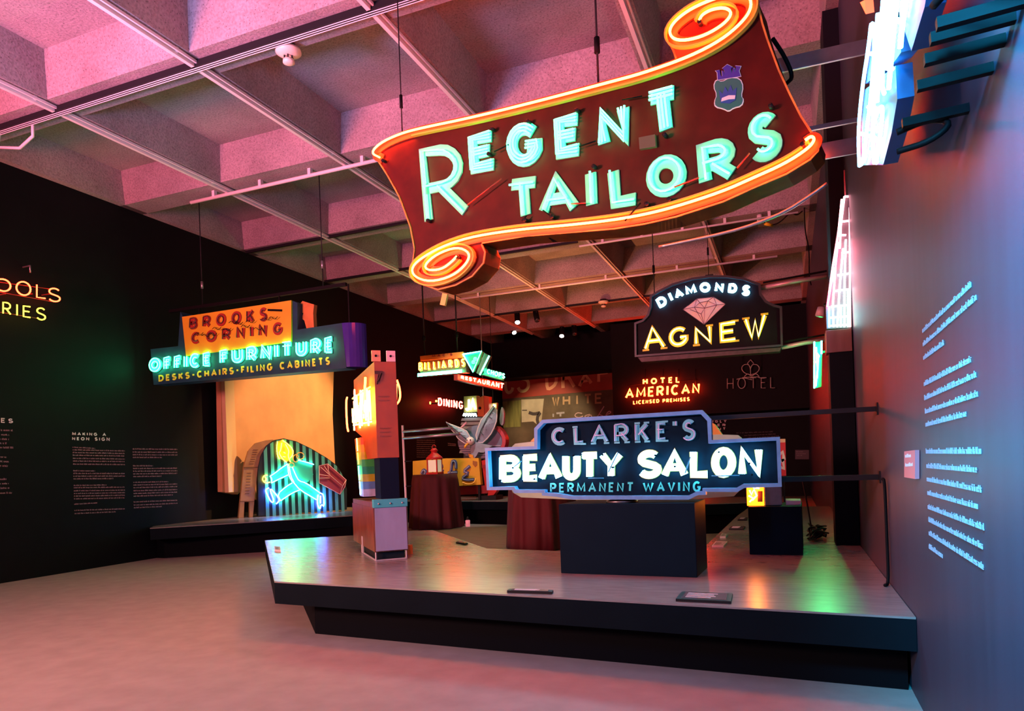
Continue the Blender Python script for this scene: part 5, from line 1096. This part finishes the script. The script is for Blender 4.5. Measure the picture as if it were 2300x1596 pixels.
# ================================================================== LEFT WALL SIGN AND TEXT
PWp = Plane((XL+.16, 7, 0), (0, 1, 0), front=Vector((1, 0, 0)))
ps = thing('neon_sign', 'open tube sign on the left wall, red OOLS above yellow RIES', 'neon sign', PWp.w(PWp.px(60, 670)))
NR2 = neon('red_tube', (1, .04, .012), 20); NY2 = neon('yellow_tube', (.70, .58, .03), 8)
for ch, x0_, x1_, y0_, y1_ in (('O', -18, 20, 626, 656), ('O', 30, 65, 632, 665), ('L', 76, 98, 640, 671), ('S', 103, 131, 647, 679)):
    sl = .14*(x1_-x0_)
    letter(PWp, ch, [(x0_, y1_-sl/2), (x1_, y1_+sl/2), (x1_, y0_+sl/2), (x0_, y0_-sl/2)], ps, tubem=NR2, tr=.011, toff=.05, sw=.02, name='neon_letter')
for ch, x0_, x1_, y0_, y1_ in (('R', 0, 20, 679, 707), ('I', 30, 36, 683, 710), ('E', 46, 64, 687, 714), ('S', 76, 98, 691, 720)):
    sl = .14*(x1_-x0_)
    letter(PWp, ch, [(x0_, y1_-sl/2), (x1_, y1_+sl/2), (x1_, y0_+sl/2), (x0_, y0_-sl/2)], ps, tubem=NY2, tr=.010, toff=.05, sw=.02, name='neon_letter')
b = MB()
for a_, c_ in (((-10, 633), (118, 650)), ((-10, 655), (118, 678)), ((-10, 700), (88, 716))): b.tube([PWp.w(PWp.px(*a_), .02), PWp.w(PWp.px(*c_), .02)], .006, 5)
for x_ in (10, 70, 110): b.bar(PWp.w(PWp.px(x_, 660), .02), PWp.w(PWp.px(x_, 660), -.158), .015, .015)
b.build('support_frame', mat('red_lit_wire', (.2, .04, .03), .4), ps)
q = PWp.px(68, 612); MB().tube([PWp.w(q, 0), PWp.w((q[0], q[1]+.10), 0), PWp.w((q[0], q[1]+.10), -.155)], .012, 6).build('wall_hook', STEEL, ps)
WP = Plane((XL+.002, 8, 0), (0, 1, 0), front=Vector((1, 0, 0)))
t = thing('wall_text', 'white wall text headed MAKING A NEON SIGN in two columns', 'lettering', WP.w(WP.px(280, 1060)))
WT = mat('white_vinyl', (.85, .80, .82), .5)
word(WP, 'MAKING A', [(162, 977), (238, 979), (238, 972), (162, 970)], t, gap=.35, face=WT, sw=.013, fo=(0, .003))
word(WP, 'NEON SIGN', [(162, 988), (246, 990), (246, 982), (162, 981)], t, gap=.35, face=WT, sw=.013, fo=(0, .003))
PKP = mat('pink_vinyl', (.60, .42, .46), .5)
rows = []
c1 = [(1003, 1), (1009, 2), (1015, 2), (1021, 2), (1028, 2), (1034, 2), (1041, 2), (1056, 1), (1062, 2), (1068, 2), (1074, 1.8), (1089, 1.5), (1094, 2), (1101, 2), (1107, 2), (1113, 2), (1119, 2), (1131, 1.1), (1145, 2), (1152, 1.9)]
for y, l in c1:
    x1_ = 162+(118 if l >= 2 else 118*l/2.3); y = y+(2 if y < 1100 else 2); rows.append((163+(y-1000)*.03, y, x1_, y+(1020-y)*.045+2.0-(0 if y < 1100 else .0)))
c2r = [(1009, 2), (1016, 2), (1022, 2), (1028, 1.3), (1047, .9), (1053, 2), (1059, 2), (1065, 2), (1071, 1.3), (1084, 1.6), (1090, 2), (1096, 2), (1103, 2), (1109, 2), (1115, 1.8), (1128, 2), (1135, 2), (1141, 1.3)]
for y, l in c2r: rows.append((298+(y-1000)*.02, y, 298+100*l/2, y+(1030-y)*.04*l/2))
textrows(WP, rows, 3.0, t, PKP, seed=2, off=.003)
t = thing('wall_text', 'cut off white text block ending in ES at the left edge', 'lettering', WP.w(WP.px(10, 1000)))
word(WP, 'ES', [(2, 949), (29, 950), (29, 940), (2, 938)], t, gap=.4, face=WT, sw=.014, fo=(0, .003))
textrows(WP, [(-10, y, x, y+(1 if y < 1060 else -1)) for y, x in ((967, 30), (977, 20), (987, 20), (996, 15), (1006, 30), (1027, 15), (1037, 20), (1047, 18), (1078, 16), (1088, 20), (1098, 20), (1109, 26))], 4.2, t, PKP, seed=3, off=.003)

# ================================================================== RIGHT WALL TEXT AND PLACARD
RP = Plane((XR-.002, 4, 0), (0, 1, 0), front=Vector((-1, 0, 0)))
t = thing('wall_text', 'three paragraphs of pale quotation text on the right wall', 'lettering', RP.w(RP.px(2140, 1000)))
rr = [((200, 405), (437, 180)), ((203, 470), (460, 245)), ((205, 535), (305, 462)), ((208, 662), (435, 545)), ((210, 730), (460, 618)), ((213, 795), (468, 712)), ((216, 858), (412, 808)), ((218, 988), (487, 990)), ((220, 1058), (462, 1080)), ((222, 1122), (488, 1178)), ((225, 1188), (470, 1258)), ((227, 1256), (497, 1360)), ((230, 1318), (492, 1452)), ((232, 1383), (497, 1552)), ((232, 1448), (297, 1495))]
textrows(RP, [(1980+a[0]/2.157, 560+a[1]/2.157, 1980+c_[0]/2.157, 560+c_[1]/2.157) for a, c_ in rr], (.025,), t, mat('lilac_vinyl', (.42, .32, .40), .5), seed=6, off=.003)
t = thing('placard', 'small pinkish placard on the right wall beside the quotation', 'placard', RP.w(RP.px(2050, 1042)))
pslab(RP, [(2040, 1071), (2065, 1075), (2065, 1010), (2040, 1013)], t, mat('placard_pink', (.62, .25, .32), .4), 0, .02, 'board')
textrows(RP, [(2043, 1027, 2056, 1026), (2043, 1047, 2060, 1046)], (.02,), t, WHITE, seed=8, off=.022)
